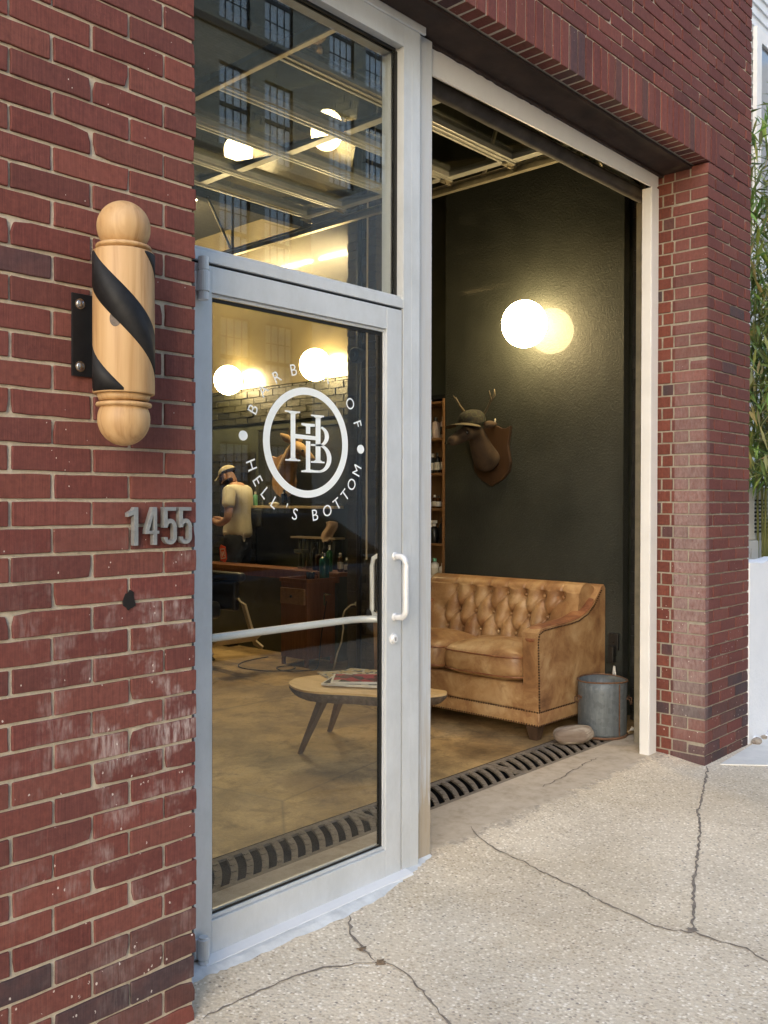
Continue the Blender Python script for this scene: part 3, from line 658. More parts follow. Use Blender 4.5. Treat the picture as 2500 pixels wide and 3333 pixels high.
# letter B woven through the H
P([(878, 528), (996, 528), (996, 551), (955, 555), (955, 617), (918, 617), (918, 556), (878, 546)])
P([(918, 680), (955, 680), (955, 925), (996, 931), (1040, 931), (1040, 951), (878, 951), (878, 938), (918, 928)])
def ring_seg(cu, cv, ru, rv, iu, iv, a0, a1):
    o = [(cu + ru * cos(t), cv - rv * sin(t)) for t in [lerp(a0, a1, k / 20) for k in range(21)]]
    i = [(cu + iu * cos(t), cv - iv * sin(t)) for t in [lerp(a1, a0, k / 20) for k in range(21)]]
    P(o + i)
ring_seg(1030, 630, 92, 90, 56, 74, math.radians(72), math.radians(-90))
ring_seg(1030, 825, 116, 126, 76, 106, math.radians(90), math.radians(-88))
P([(960, 703), (1029, 703), (1029, 719), (960, 719)])
b.build('monogram', M['letter'], gl)
b = MB()
def letters(seq, top):
    for ch, a in seq:
        vs, fs = text_mesh(ch, .058); t = math.radians(a); rad = .2660 if ch != "'" else .281 - .034
        if top: cxx, czz, rot = CX + rad * sin(t), CZ + rad * .965 * cos(t), -t
        else: cxx, czz, rot = CX + rad * sin(t), CZ - rad * .965 * cos(t), t
        q = [(cxx + x * cos(rot) - y * sin(rot), czz + x * sin(rot) + y * cos(rot)) for x, y in vs]
        n = len(q); b.add([(x, Y0, z) for x, z in q], fs)
letters([('B', -67), ('A', -49.6), ('R', -31.9), ('B', -14.1), ('E', 3.7), ('R', 21.5), ('O', 53.1), ('F', 71.5)], True)
letters([('H', -70.4), ('E', -57.5), ('L', -45.9), ('L', -34.5), ("'", -22.5), ('S', -12.6), ('B', 8.1), ('O', 21.4), ('T', 33.3), ('T', 44.7), ('O', 56.2), ('M', 69.3)], False)
b.build('lettering', M['letter'], gl)
# sill of spattered cement
b = MB()
o = [(1.675, .147), (1.814, .132), (2.05, .134), (2.292, .124), (2.487, .137), (2.623, .171), (2.744, .2), (2.882, .236)]
o = [(1.60, .13)] + o
o = [(lerp(o[i][0], o[i + 1][0], k / 8), lerp(o[i][1], o[i + 1][1], k / 8) + R.uniform(-.006, .006)) for i in range(len(o) - 1) for k in range(8)] + [o[-1]]; n = len(o)
front = [(x, y, gz(y) + .0005) for x, y in o]; mid = [(x, min(y + .03, .245), gz(min(y + .03, .245)) + .0055) for i, (x, y) in enumerate(o)]; back = [(x, .34, gz(.34) + .004) for x, y in o]
b.add(front + mid + back, [(i, i + 1, n + i + 1, n + i) for i in range(n - 1)] + [(n + i, n + i + 1, 2 * n + i + 1, 2 * n + i) for i in range(n - 1)])
sill = b.build('door_sill', M['silver_sill']); tag(sill, 'pale paint spattered cement sill under the glass door', 'sill')
b = MB(); b.prism([(.176, .018), (.180, .0275), (.2225, .0345), (.30, .0345), (.30, .015)], 1.72, 2.70, 'yz'); b.build('threshold', M['silver_handle'], sill)
# steel post
b = MB(); b.box(2.7775, 2.884, .246, .352, .012, 3.337); pst = b.build('steel_post', M['steel'], bev=.003)
tag(pst, 'grey steel post with rusty foot between the glass door and the open bay', 'post')
# white trim of the bay
tr = empty('door_trim', (3.9, .28, FZ), 'white painted trim angle lining the top and right side of the open bay', 'trim')
b = MB(); b.box(4.868, 4.953, .277, .285, FZ, 3.268); b.box(4.862, 4.8678, .279, .335, FZ, 3.258); b.build('jamb', M['white_trim'], tr, bev=.0015)
b = MB()
n = 60; top = []; 
for i in range(n + 1):
    x = lerp(2.885, 4.95, i / n); top.append((x, 3.337 + R.uniform(-.0045, .0035) + .006 * sstep(2.9, 4.9, x)))
b.prism([(2.885, 3.226), (4.855, 3.262), (4.93, 3.27), (4.95, 3.285)] + top[::-1], .279, .288, 'xz'); b.build('head', M['white_trim'], tr)
# dark fill above the head (behind the soffit)
b = MB(); b.box(1.55, 5.6, .3105, .33, 3.352, 5.4); b.build('inner_lintel', M['lintel'], bld)

# ------------------------------------------------------------------ barber pole
px_, py_ = 1.252, -.11
bpz = empty('barber_pole', (px_, py_, 1.61), 'varnished pine barber pole with black spiral bands and round ends on the brick pier', 'barber pole')
b = MB(); rc = .0752
b.lathe([(.070, 1.738), (rc - .001, 1.7385), (rc, 1.741), (rc, 2.088), (rc - .001, 2.0905), (.066, 2.093)], (px_, py_, 0), 56); b.build('cylinder', M['pine'], bpz, smooth=True, angle=1)
b = MB(); b.lathe([(.054, 2.093), (.055, 2.097), (.0665, 2.0985), (.0685, 2.103), (.0665, 2.1075), (.057, 2.109), (.04, 2.110)], (px_, py_, 0), 48)
b.build('collar', M['pine'], bpz, smooth=True)
b = MB(); b.lathe([(.04, 1.7195), (.060, 1.7225), (.066, 1.737)], (px_, py_, 0), 48); b.build('neck', M['pine'], bpz, smooth=True)
b = MB(); b.lathe([(.052, 1.705), (.0665, 1.7075), (.0685, 1.712), (.0665, 1.7165), (.05, 1.719)], (px_, py_, 0), 48)
b.build('collar', M['pine'], bpz, smooth=True)
b = MB(); b.sphere((px_, py_, 2.154), .0655, 40, 24); b.build('ball', M['pine'], bpz, smooth=True)
b = MB(); b.sphere((px_, py_, 1.676), (.0645, .0645, .066), 40, 24); b.build('ball', M['pine'], bpz, smooth=True)
cd = Vector((0 - px_, -2.15 - py_, 0)).normalized(); rt = Vector((cos(yaw), -sin(yaw), 0))
rt = Vector((-cd.y, cd.x, 0)); 
if rt.dot(Vector((1, 0, 0))) < 0: rt = -rt
for z_c in (2.063, 1.815, 2.063 + .245, 1.815 - .245):
    b = MB(); n = 72; hh = .051; g = []
    for i in range(n + 1):
        ph = lerp(-PI * .5, PI * .5 + PI * .5, i / n)          # from image left round the front
        zc = z_c - .475 * (ph + PI * .5) / (2 * PI) - .0 
        d = cd * cos(ph) + rt * sin(ph)
        zu, zl = min(zc + hh, 2.0875), max(zc - hh, 1.7415)
        g.append((zu, zl, d))
    on = [q for q in g if q[0] > q[1] + .002]
    if len(on) > 2:
        vs = []
        for zu, zl, d in on:
            for rr_ in (rc + .0007, rc - .001):
                vs += [(px_ + d.x * rr_, py_ + d.y * rr_, zu), (px_ + d.x * rr_, py_ + d.y * rr_, zl)]
        fs = []
        for i in range(len(on) - 1):
            a, c = i * 4, i * 4 + 4
            fs += [(a, a + 1, c + 1, c), (a + 2, c + 2, c + 3, a + 3), (a, c, c + 2, a + 2), (a + 1, a + 3, c + 3, c + 1)]
        b.add(vs, fs); b.build('spiral_band', M['band_black'], bpz, smooth=True)
b = MB(); b.box(1.168, 1.325, -.0075, -.0025, 1.787, 1.996); b.box(px_ - .028, px_ + .028, py_ + .07, -.0075, 1.80, 1.985); b.build('bracket', M['black_metal'], bpz, bev=.001)
for z in (1.812, 1.970):
    b = MB(); b.lathe([(.0135, -.0085), (.0135, -.0076)], (1.190, 0, z), 20, 'y'); b.lathe([(.003, -.0155), (.008, -.0135), (.0098, -.0086)], (1.190, 0, z), 20, 'y'); b.build('bolt', M['bolt'], bpz, smooth=False)
b = MB(); d = (cd * .985 - rt * .27).normalized(); b.obox((px_ + d.x * .0745, py_ + d.y * .0745, 1.915), d.cross(Vector((0, 0, 1))), d, (0, 0, 1), .001, .0012, .001)
kn = MB(); side = d.cross(Vector((0, 0, 1))).normalized(); vs = []
for k in range(20): 
    a = 2 * PI * k / 20; q = d * .0757 + side * (.0145 * cos(a)); q = Vector((q.x, q.y, 0)).normalized() * .0757
    vs.append((px_ + q.x, py_ + q.y, 1.914 + .0195 * sin(a)))
vs.append((px_ + d.x * .0757, py_ + d.y * .0757, 1.914)); kn.add(vs, [(i, (i + 1) % 20, 20) for i in range(20)]); kn.build('knot', simple('pine_knot', (.07, .045, .03), .5, 0, .5, 90), bpz)

# ------------------------------------------------------------------ house number
def digit(name_label, poly, holes=()):
    sh_ = lambda L: [(p[0] - .0135, p[1]) for p in L]
    b = MB(); b.prism(sh_(poly), -.020, -.0035, 'xz', [sh_(h) for h in holes]); o = b.build('house_number', M['numeral'], bev=.0009)
    return tag(o, name_label, 'house number', 'house numbers on the left pier')
def stroke(pts, w):
    L = []; Rr = []
    for i, p in enumerate(pts):
        d0 = Vector(pts[i]) - Vector(pts[i - 1]) if i else Vector(pts[1]) - Vector(pts[0]); d1 = Vector(pts[i + 1]) - Vector(pts[i]) if i < len(pts) - 1 else d0
        d0.normalize(); d1.normalize(); n0 = Vector((-d0.y, d0.x)); n1 = Vector((-d1.y, d1.x)); n_ = (n0 + n1).normalized(); k = w / max(.5, n_.dot(n0))
        L.append((p[0] + n_.x * k, p[1] + n_.y * k)); Rr.append((p[0] - n_.x * k, p[1] - n_.y * k))
    return L + Rr[::-1]
ORIG = True
zt, zb = 1.456, 1.354
digit('cast metal digit 1, first of the house number beside the door', [(1.333, 1.441), (1.348, 1.449), (1.352, zt), (1.364, zt), (1.364, zb), (1.351, zb), (1.351, 1.436), (1.333, 1.430)])
x0 = 1.386
digit('cast metal digit 4 between the 1 and the fives of the house number', [(x0 + .022, zt), (x0 + .036, zt), (x0 + .036, 1.392), (x0 + .043, 1.392), (x0 + .043, 1.384), (x0 + .036, 1.384), (x0 + .036, zb), (x0 + .024, zb), (x0 + .024, 1.384), (x0, 1.384), (x0, 1.394)],
      [[(x0 + .0255, 1.436), (x0 + .012, 1.3925), (x0 + .0255, 1.3925)]])
for x0, lab in ((1.443, 'cast metal digit 5 right after the 4 of the house number'), (1.493, 'cast metal digit 5 nearest the door frame, last of the house number')):
    ell = lambda cz, rx, rz, a0, a1, n=14: [(x0 + .0215 + rx * cos(math.radians(lerp(a0, a1, k / n))), cz + rz * sin(math.radians(lerp(a0, a1, k / n)))) for k in range(n + 1)]
    poly = [(x0 + .040, zt - .010), (x0 + .040, zt), (x0, zt), (x0, zt - .056), (x0 + .012, zt - .056)]
    poly += ell(1.3985, .0095, .0140, 175, 0) + ell(1.374, .0095, .0105, 0, -180) + [(x0 + .001, 1.3745)] + ell(1.3735, .0205, .0195, 180, 360) + ell(1.3985, .0205, .0255, 0, 115) + [(x0 + .012, zt - .032), (x0 + .012, zt - .010)]
    digit(lab, poly)

# ------------------------------------------------------------------ shop interior: setting
ORIG = False
b = MB(); b.add([(1.0, .862, FZ), (6.9, .862, FZ), (6.9, 7.2, FZ), (1.0, 7.2, FZ)], [(0, 1, 2, 3)]); b.add([(1.0, .36, FZ), (1.55, .36, FZ), (1.55, .862, FZ), (1.0, .862, FZ)], [(0, 1, 2, 3)]); b.add([(5.18, .58, FZ), (6.9, .58, FZ), (6.9, .862, FZ), (5.18, .862, FZ)], [(0, 1, 2, 3)])
tag(b.build('floor', M['floor']), kind='structure')
b = MB(); b.box(1.5, 5.3, .58, .88, -.12, -.118); b.box(1.5, 5.25, .584, .592, -.118, FZ - .001); b.box(1.5, 5.25, .862, .87, -.118, FZ - .001); tag(b.build('drain_channel', M['void']), kind='structure')
b = MB(); b.box(1.0, 5.78, .33, 3.1, 4.55, 4.65); b.box(1.0, 6.7, 3.1, 7.2, 4.55, 4.65); tag(b.build('ceiling', M['ceiling']), kind='structure')
b = MB(); b.box(.9, 1.0, .33, 7.2, 0, 4.55); tag(b.build('wall_left', M['green_wall']), kind='structure')
b = MB(); b.box(.9, 7.0, 7.2, 7.3, 0, 4.65); tag(b.build('wall_back', M['green_wall']), kind='structure')
b = MB(); b.box(5.70, 5.78, .31, 3.2, 0, 4.55); b.box(6.5, 6.6, 3.2, 7.2, FZ, 2.30); b.box(6.505, 6.6, 3.2, 7.2, 2.30, 2.725); b.box(5.7, 6.6, 3.12, 3.2, 0, 4.55); tag(b.build('wall_right', M['green_wall']), kind='structure')
b = MB(); b.box(6.47, 6.6, 3.2, 7.2, 2.725, 4.55); tag(b.build('wall_upper', M['plaster']), kind='structure')
b = MB(); b.box(5.49, 5.56, .78, 2.275, FZ, 3.9); tag(b.build('wall_panel', M['panel']), kind='structure')
# brick strip of the corner behind the track, the pilaster and the exposed band
def dbricks(b, plane, a0, a1, z0, z1, d0, d1, tone):
    z = z0; j = 0
    while z < z1 - .02:
        a = a0 - (.1 if j % 2 else 0)
        while a < a1:
            l, r_ = max(a, a0) + .004, min(a + .208, a1) - .004
            if r_ - l > .02:
                k = R.uniform(.6, 1.3); b.cc = tuple(c * k for c in tone); e = R.uniform(-.008, .006)
                if plane == 'x': b.box(d0 + e, d1, l, r_, z + .004, min(z + .066, z1), .003)
                else: b.box(l, r_, d0 + e, d1, z + .004, min(z + .066, z1), .003)
            a += .216
        z += .0705; j += 1
b = MB(); dbricks(b, 'x', .34, .775, FZ, 3.9, 5.585, 5.7, (.022, .021, .018)); b.cc = (.016, .015, .013); b.box(5.592, 5.7, .34, .775, FZ, 3.9)
tag(b.build('wall_corner', M['dark_brick']), kind='structure')
b = MB(); dbricks(b, 'x', 2.965, 3.30, FZ, 4.5, 5.45, 5.69, (.060, .050, .034)); b.cc = (.04, .034, .024); b.box(5.458, 5.69, 2.97, 3.295, FZ, 4.5)
tag(b.build('pilaster', M['dark_brick']), 'dark painted brick pilaster with a vertical pipe beside the bookcase', 'pilaster')
b = MB(); dbricks(b, 'x', 3.3, 7.1, 2.34, 2.72, 6.482, 6.504, (.022, .023, .015)); b.cc = (.013, .013, .009); b.box(6.492, 6.504, 3.3, 7.1, 2.33, 2.72)
dbricks(b, 'x', 5.75, 7.1, FZ, 2.02, 6.482, 6.499, (.035, .033, .024)); b.cc = (.02, .02, .016); b.box(6.490, 6.499, 5.75, 7.1, FZ, 2.02)
tag(b.build('wall_brick_band', M['dark_brick']), kind='structure')
# framed dark panels of the station wall
st = empty('station_panel', (6.49, 4.6, 1.45), 'large dark framed panel on the wall behind the barber station', 'wall panel')
b = MB(); b.box(6.470, 6.4985, 3.3, 5.72, 1.46, 2.30); b.build('board', M['panel'], st)
b = MB(); b.box(6.462, 6.4695, 3.3, 5.72, 2.255, 2.298); b.box(6.462, 6.4695, 5.68, 5.72, 1.47, 2.25); b.build('frame', M['green_wall'], st)
# vertical pipe with round junction
pp = empty('wall_pipe', (5.42, 3.131, FZ), 'dark vertical conduit with round junction box on the brick pilaster', 'pipe')
b = MB(); b.tube([(5.425, 3.131, FZ), (5.425, 3.131, 4.5)], .022, 12); b.build('tube', M['black_metal'], pp, smooth=True)
b = MB(); b.lathe([(.055, 5.36), (.062, 5.365), (.062, 5.43), (.03, 5.435)], (0, 3.131, 2.675), 24, 'x'); b.lathe([(.02, 5.35), (.02, 5.36)], (0, 3.131, 2.675), 16, 'x'); b.build('junction_box', M['black_metal'], pp)
b = MB(); b.tube([(5.44, 3.06, 1.0), (5.44, 3.06, 2.9), (5.44, 3.05, 4.4)], .008, 8); tag(b.build('conduit', M['enamel_white']), 'thin pale conduit running up the brick pilaster', 'conduit')

# ------------------------------------------------------------------ drain grates
def grate(x0, x1, label):
    g = empty('drain_grate', ((x0 + x1) / 2, .727, FZ), label, 'drain grate', 'cast iron grates of the trench drain')
    b = MB(); zt_, zl = FZ - .002, FZ - .014
    b.box(x0, x1, .5925, .622, zl, zt_); b.box(x0, x1, .832, .8615, zl, zt_); b.box(x0, x0 + .02, .6225, .8315, zl, zt_); b.box(x1 - .02, x1, .6225, .8315, zl, zt_)
    b.build('frame', M['iron'], g, bev=.002)
    n = int((x1 - x0 - .04) / .0385) // 2; step = (x1 - x0 - .04) / n
    b = MB()
    for i in range(-1, n + 2):
        xc = x0 + .02 + i * step
        L = []
        for k in range(9):
            t = k / 8; y = lerp(.621, .833, t); dx = .016 * sin(PI * t) + .150 * t - .075
            L.append((xc + dx - .012, y))
        cl_ = lambda x: clamp(x, x0 + .012, x1 - .012)
        w_ = .0195
        if L[0][0] > x1 - .04 or L[-1][0] < x0 + .0: continue
        vs = [(cl_(x), y, zt_ - .0008) for x, y in L] + [(cl_(x + w_ * 1.8), y, zt_ - .0008) for x, y in L] + [(cl_(x), y, zl) for x, y in L] + [(cl_(x + w_ * 1.8), y, zl) for x, y in L]
        m_ = len(L); fs = []
        for k in range(m_ - 1):
            fs += [(k, k + 1, m_ + k + 1, m_ + k), (k, 2 * m_ + k, 2 * m_ + k + 1, k + 1), (m_ + k, m_ + k + 1, 3 * m_ + k + 1, 3 * m_ + k), (2 * m_ + k, 3 * m_ + k, 3 * m_ + k + 1, 2 * m_ + k + 1)]
        b.add(vs, fs)
        for k in (1, 3, 5, 7):
            x, y = L[k]
            if x0 + .02 < x < x1 - .06: b.box(x + .004, x + w_ * 1.2, y - .006, y + .006, zt_ - .0007, zt_ + .0022)
    b.build('bars', M['iron'], g)
grate(1.98, 3.035, 'rusty trench drain grate seen through the glass door')
grate(3.045, 4.10, 'rusty trench drain grate lying between the steel post and the sofa leg')
grate(4.11, 5.17, 'rusty trench drain grate running under the rock and the zinc can')

# ------------------------------------------------------------------ overhead garage door, tracks
gd = empty('garage_door', (4.1, 2.1, 3.75), 'glazed aluminium sectional garage door raised flat under the ceiling', 'garage door')
ZD = 3.79
def rail(x0, x1, y0, y1, z0=ZD - .022, z1=ZD + .022): 
    b = MB(); b.box(x0, x1, y0, y1, z0, z1); b.box(x0, x1, (y0 + y1) / 2 - .008, (y0 + y1) / 2 + .008, z0 - .012, z0 - .0003); return b
ye = [.93, 1.47, 2.01, 2.55, 3.09, 3.50]
for i in range(len(ye) - 1):
    a, c = ye[i] + .003, ye[i + 1] - .003
    zz = ZD + .012 * i
    for y0, y1 in ((a, a + .055), (c - .055, c)):
        b = rail(3.085, 5.19, y0, y1, zz - .022, zz + .022); b.build('rail', M['doorrail'], gd, bev=.003)
    for x0, x1 in ((3.085, 3.15), (4.06, 4.125), (5.125, 5.19)):
        b = MB(); b.box(x0, x1, a + .0555, c - .0555, zz - .021, zz + .021); b.build('stile', M['doorrail'], gd, bev=.003)
    for x0, x1 in ((3.15, 4.06), (4.125, 5.125)):
        b = MB(); ya_, yb_ = a + .0555, c - .0555; b.add([(x, y, z + k) for x in (x0, x1) for y, z in ((ya_, zz - .0165), (yb_, zz + .0145)) for k in (-.003, .003)], [(0, 1, 3, 2), (4, 6, 7, 5), (0, 4, 5, 1), (2, 3, 7, 6), (0, 2, 6, 4), (1, 5, 7, 3)]); b.build('glass', M['door_glass'], gd)
    b = MB(); b.box(5.13, 5.20, c - .03, c + .035, zz - .035, zz - .0225); b.lathe([(.022, 5.205), (.022, 5.232)], (0, c + .005, zz - .03), 12, 'x'); b.box(5.16, 5.205, c, c + .012, zz - .05, zz - .0355); b.build('roller', M['track'], gd)
# lowest section, tilted down at the curve, with its rubber seal
p0, p1 = Vector((0, .455, 3.315)), Vector((0, .91, 3.76)); dv = (p1 - p0).normalized(); nv = Vector((0, -dv.z, dv.y))
Xa = Vector((1, 0, 0))
def slat(c, hx, hd, hn, name, mat, xc=4.0, bev=.003):
    b = MB(); b.obox((xc, c.y, c.z), Xa, dv, nv, hx, hd, hn); return b.build(name, mat, gd, bev=bev)
ln = (p1 - p0).length
slat(p0 + dv * .03, 1.10, .03, .022, 'rail', M['doorrail'], 4.045); slat(p0 + dv * (ln - .03), 1.05, .03, .022, 'rail', M['doorrail'], 4.137)
for xc in (3.118, 4.09, 5.155): slat(p0 + dv * (ln / 2), .033, ln / 2 - .0605, .021, 'stile', M['doorrail'], xc)
for xc, hx in ((3.606, .455), (4.622, .50)): slat(p0 + dv * (ln / 2), hx, ln / 2 - .06, .003, 'glass', M['door_glass'], xc, 0)
b = MB(); b.tube([(lerp(2.95, 5.13, i / 40), .438 + R.uniform(-.001, .001), 3.287 + R.uniform(-.0015, .0015)) for i in range(41)], .038, 14); b.build('rubber_seal', M['seal'], gd, smooth=True)
b = MB(); b.lathe([(.03, 5.10), (.036, 5.105), (.036, 5.16), (.03, 5.165)], (0, .44, 3.285), 16, 'x'); b.build('end_bracket', M['track'], gd)
tk = empty('door_track', (5.12, .46, FZ), 'galvanised roller track rising beside the white jamb and bending back under the ceiling', 'track')
b = MB(); b.box(5.075, 5.125, .440, .444, FZ, 3.26); b.box(5.075, 5.079, .4445, .475, FZ, 3.26); b.box(5.075, 5.125, .4755, .479, FZ, 3.26); b.build('upright', M['track'], tk)
for z in [.25 + .16 * i for i in range(8)]:
    b = MB(); b.box(5.085, 5.105, .4385, .4397, z, z + .05); b.build('slot', M['void'], tk)
b = MB(); pth = [(5.11, .46, 3.20)] + [(lerp(5.12, 5.225, sin(a)), .46 + .42 - .42 * cos(a), 3.27 + .42 * sin(a)) for a in [PI / 2 * k / 8 for k in range(1, 9)]]; b.tube(pth, .018, 8); b.build('bend', M['track'], tk, smooth=True)
b = MB(); b.box(5.245, 5.249, .88, 4.75, 3.715, 3.765); b.box(5.205, 5.2445, .88, 4.75, 3.711, 3.715); b.box(5.205, 5.2445, .88, 4.75, 3.766, 3.770); b.build('runner', M['track'], tk)
for y in (4.58,):
    b = MB(); b.box(5.25, 5.254, y - .018, y + .018, 3.72, 4.5); b.build('hanger', M['track'], tk)
    b = MB(); b.tube([(5.254, y, 3.74), (5.254, y + .42, 4.4)], .014, 6); b.build('hanger_brace', M['track'], tk)
for y in (.95, 1.75):
    b = MB(); b.tube([(5.254, y, 3.76), (5.254, y - .25, 4.45)], .016, 6); b.build('hanger_brace', M['track'], tk)
tk2 = empty('door_track', (3.05, .46, 2.9), 'galvanised roller track seen at a slant through the top of the transom', 'track')
b = MB(); b.box(3.045, 3.049, .88, 4.0, 3.715, 3.765); b.box(3.0495, 3.08, .88, 4.0, 3.711, 3.715); b.box(3.0495, 3.08, .88, 4.0, 3.766, 3.77); b.build('runner', M['track'], tk2)
b = MB(); b.box(3.05, 3.054, 1.0, 1.036, 3.771, 4.5); b.build('hanger', M['track'], tk2)
b = MB(); pth = [(3.06, .46, 2.9), (3.06, .46, 3.20)] + [(3.06, .46 + .42 - .42 * cos(a), 3.27 + .42 * sin(a)) for a in [PI / 2 * k / 8 for k in range(1, 9)]]; b.tube(pth, .016, 8); b.build('bend', M['track'], tk2, smooth=True)
# ceiling joists
for i, (y, lab) in enumerate(((2.2, 'nearest the street'), (3.6, 'above the middle of the room'), (5.0, 'above the barber station'))):
    b = MB(); b.box(1.05, 6.45, y - .05, y + .05, 4.32, 4.549); tag(b.build('ceiling_joist', M['ceiling'], bev=.004), 'dark ceiling joist ' + lab, 'joist', 'ceiling joists')

# ------------------------------------------------------------------ globe wall lamps
def lamp(x, y, z, wx, label, r=.156):
    e = empty('wall_lamp', (x, y, z), label, 'wall lamp', 'lit globe lamps')
    b = MB(); b.sphere((x, y, z), (r, r, r * 1.04), 32, 20); b.build('globe', M['globe'], e, smooth=True)
    b = MB(); b.lathe([(.045, x + r * .97), (.05, wx - .002)], (0, y, z), 20, 'x'); b.build('bracket', M['black_metal'], e)
    return e
lamp(5.316, 1.44, 2.70, 5.49, 'glowing globe lamp on the charcoal wall above the deer head')
lamp(6.30, 6.00, 2.815, 6.47, 'glowing globe lamp left of the emblem, farthest from the open bay')
lamp(6.30, 4.60, 2.845, 6.47, 'glowing globe lamp behind the word above the emblem ring')

for y0, lab in ((5.05, 'lit ceiling tube lamp over the barber, nearer the street'), (6.10, 'lit ceiling tube lamp over the barber, farther from the street')):
    e = empty('ceiling_tube_lamp', (5.3, y0 + .45, 4.43), lab, 'ceiling lamp', 'ceiling tube lamps')
    b = MB(); b.tube([(5.3, y0, 4.40), (5.3, y0 + .9, 4.40)], .024, 12); b.build('tube', M['tubelight'], e, smooth=True)
    b = MB(); b.box(5.25, 5.35, y0 - .03, y0 + .93, 4.43, 4.47); b.build('housing', M['white_trim'], e, bev=.004)
# ------------------------------------------------------------------ sofa
sf = empty('leather_sofa', (5.05, 1.575, FZ), 'worn tan leather button tufted two seat sofa with nailhead trim', 'sofa')
SX0, SX1, SY0, SY1 = 4.68, 5.475, .895, 2.255
b = MB(); b.box(SX0 + .006, SX1 - .01, SY0 + .006, SY1 - .006, .205, .365); b.build('base', M['leather'], sf, smooth=True, bev=.018, seg=3)
b = MB(); b.box(SX0, SX1, SY0, SY1, .118, .2045); b.build('skirt', M['leather'], sf, smooth=True, bev=.008, seg=2)
prof = [(SX0, .20), (SX0 - .006, .45), (SX0 - .014, .63), (SX0 - .010, .685), (SX0 + .02, .707), (SX0 + .10, .715), (SX0 + .22, .720), (SX0 + .34, .725), (SX0 + .45, .735), (SX0 + .53, .756), (SX0 + .60, .786), (SX0 + .66, .830), (SX0 + .71, .880), (SX0 + .745, .918), (SX0 + .775, .930), (SX1, .905), (SX1, .20)]
for y0, y1 in ((SY0, SY0 + .115), (SY1 - .115, SY1)):
    b = MB(); b.prism(prof, y0 + .004, y1 - .004, 'xz'); b.build('arm', M['leather'], sf, smooth=False, bev=.022, seg=4)
    # padded darker arm roll along the top
    b = MB(); pts = [(SX0 - .008, .63), (SX0 - .004, .682), (SX0 + .03, .704), (SX0 + .12, .711), (SX0 + .24, .716), (SX0 + .36, .722), (SX0 + .47, .735), (SX0 + .55, .760), (SX0 + .62, .796), (SX0 + .68, .846)]
    vs = []; n = 12
    for (x, z) in pts:
        for k in range(n):
            a = 2 * PI * k / n; vs.append((x + (.012 * sin(a) if x < SX0 + .02 else -.004 * sin(a)), (y0 + y1) / 2 + .057 * cos(a), z + .016 * sin(a)))
    b.add(vs, [(i * n + k, i * n + (k + 1) % n, (i + 1) * n + (k + 1) % n, (i + 1) * n + k) for i in range(len(pts) - 1) for k in range(n)] + [tuple(range(n)), tuple(range((len(pts) - 1) * n, len(pts) * n))])
    b.build('arm_pad', M['leather_arm'], sf, smooth=True, sub=1)
# tufted back
rows = [(.845, [1.088, 1.235, 1.382, 1.529, 1.676, 1.823, 1.972]), (.705, [1.197, 1.345, 1.492, 1.636, 1.787, 1.932, 2.075]), (.578, [1.285, 1.435, 1.582, 1.738, 1.892, 2.03])]
btn = [(y, z) for z, L in rows for y in L]
segs = []
for (ya, za) in btn:
    for (yb, zb_) in btn:
        if zb_ < za - .05 and abs(ya - yb) < .12 and za - zb_ < .16: segs.append((ya, za, yb, zb_))
for y in rows[0][1]: segs.append((y, .845, y - .01, .965))
for y in rows[2][1]: segs.append((y, .578, y - .07, .44)); segs.append((y, .578, y + .07, .44))
def sdist(p, s_):
    ax, az, bx, bz = s_; dx, dz = bx - ax, bz - az; t = clamp(((p[0] - ax) * dx + (p[1] - az) * dz) / (dx * dx + dz * dz)); return math.hypot(p[0] - ax - t * dx, p[1] - az - t * dz)
def back(u, v):
    y = lerp(SY0 + .05, SY1 - .05, u)
    if v < .72:                                   # tufted face
        z = lerp(.42, .885, v / .72); x = lerp(5.165, 5.235, v / .72)
        x -= .012
        d = 0.0
        db = min(math.hypot(y - a, z - c) for a, c in btn); d += .036 * math.exp(-(db / .020) ** 2) + .024 * math.exp(-(db / .058) ** 2)
        ds = min(sdist((y, z), s_) for s_ in segs); d += .017 * math.exp(-(ds / .0065) ** 2) + .011 * math.exp(-(ds / .024) ** 2)
        x += d
    else:
        t = (v - .72) / .28; a = t * PI * .72
        x = 5.235 + .105 * (1 - cos(a)); z = .885 + .062 * sin(a)
        ds = min(sdist((y, min(z, .96)), s_) for s_ in segs); k = 1 - sstep(0, .55, t)
        z -= .005 * math.exp(-(ds / .008) ** 2) * k; x += .010 * math.exp(-(ds / .008) ** 2) * k
        if t > .6: z -= (t - .6) * .06
    return (x, y, z)
b = MB(); b.grid(back, 190, 120)
for u in (0, 1):
    L = [back(u, j / 120) for j in range(121)]; b.add(L + [(5.44, L[0][1], .42)], [tuple(range(122))])
b.build('tufted_back', M['leather'], sf, smooth=True)
b = MB(); b.box(5.27, SX1 - .004, SY0 + .08, SY1 - .08, .21, .895); b.build('back_frame', M['leather'], sf, bev=.03, seg=3)
for y, z in btn:
    b = MB(); b.sphere((5.165 + (z - .42) / .465 * .07 + .033, y, z), (.006, .0115, .0115), 12, 8); b.build('button', M['leather'], sf, smooth=True)
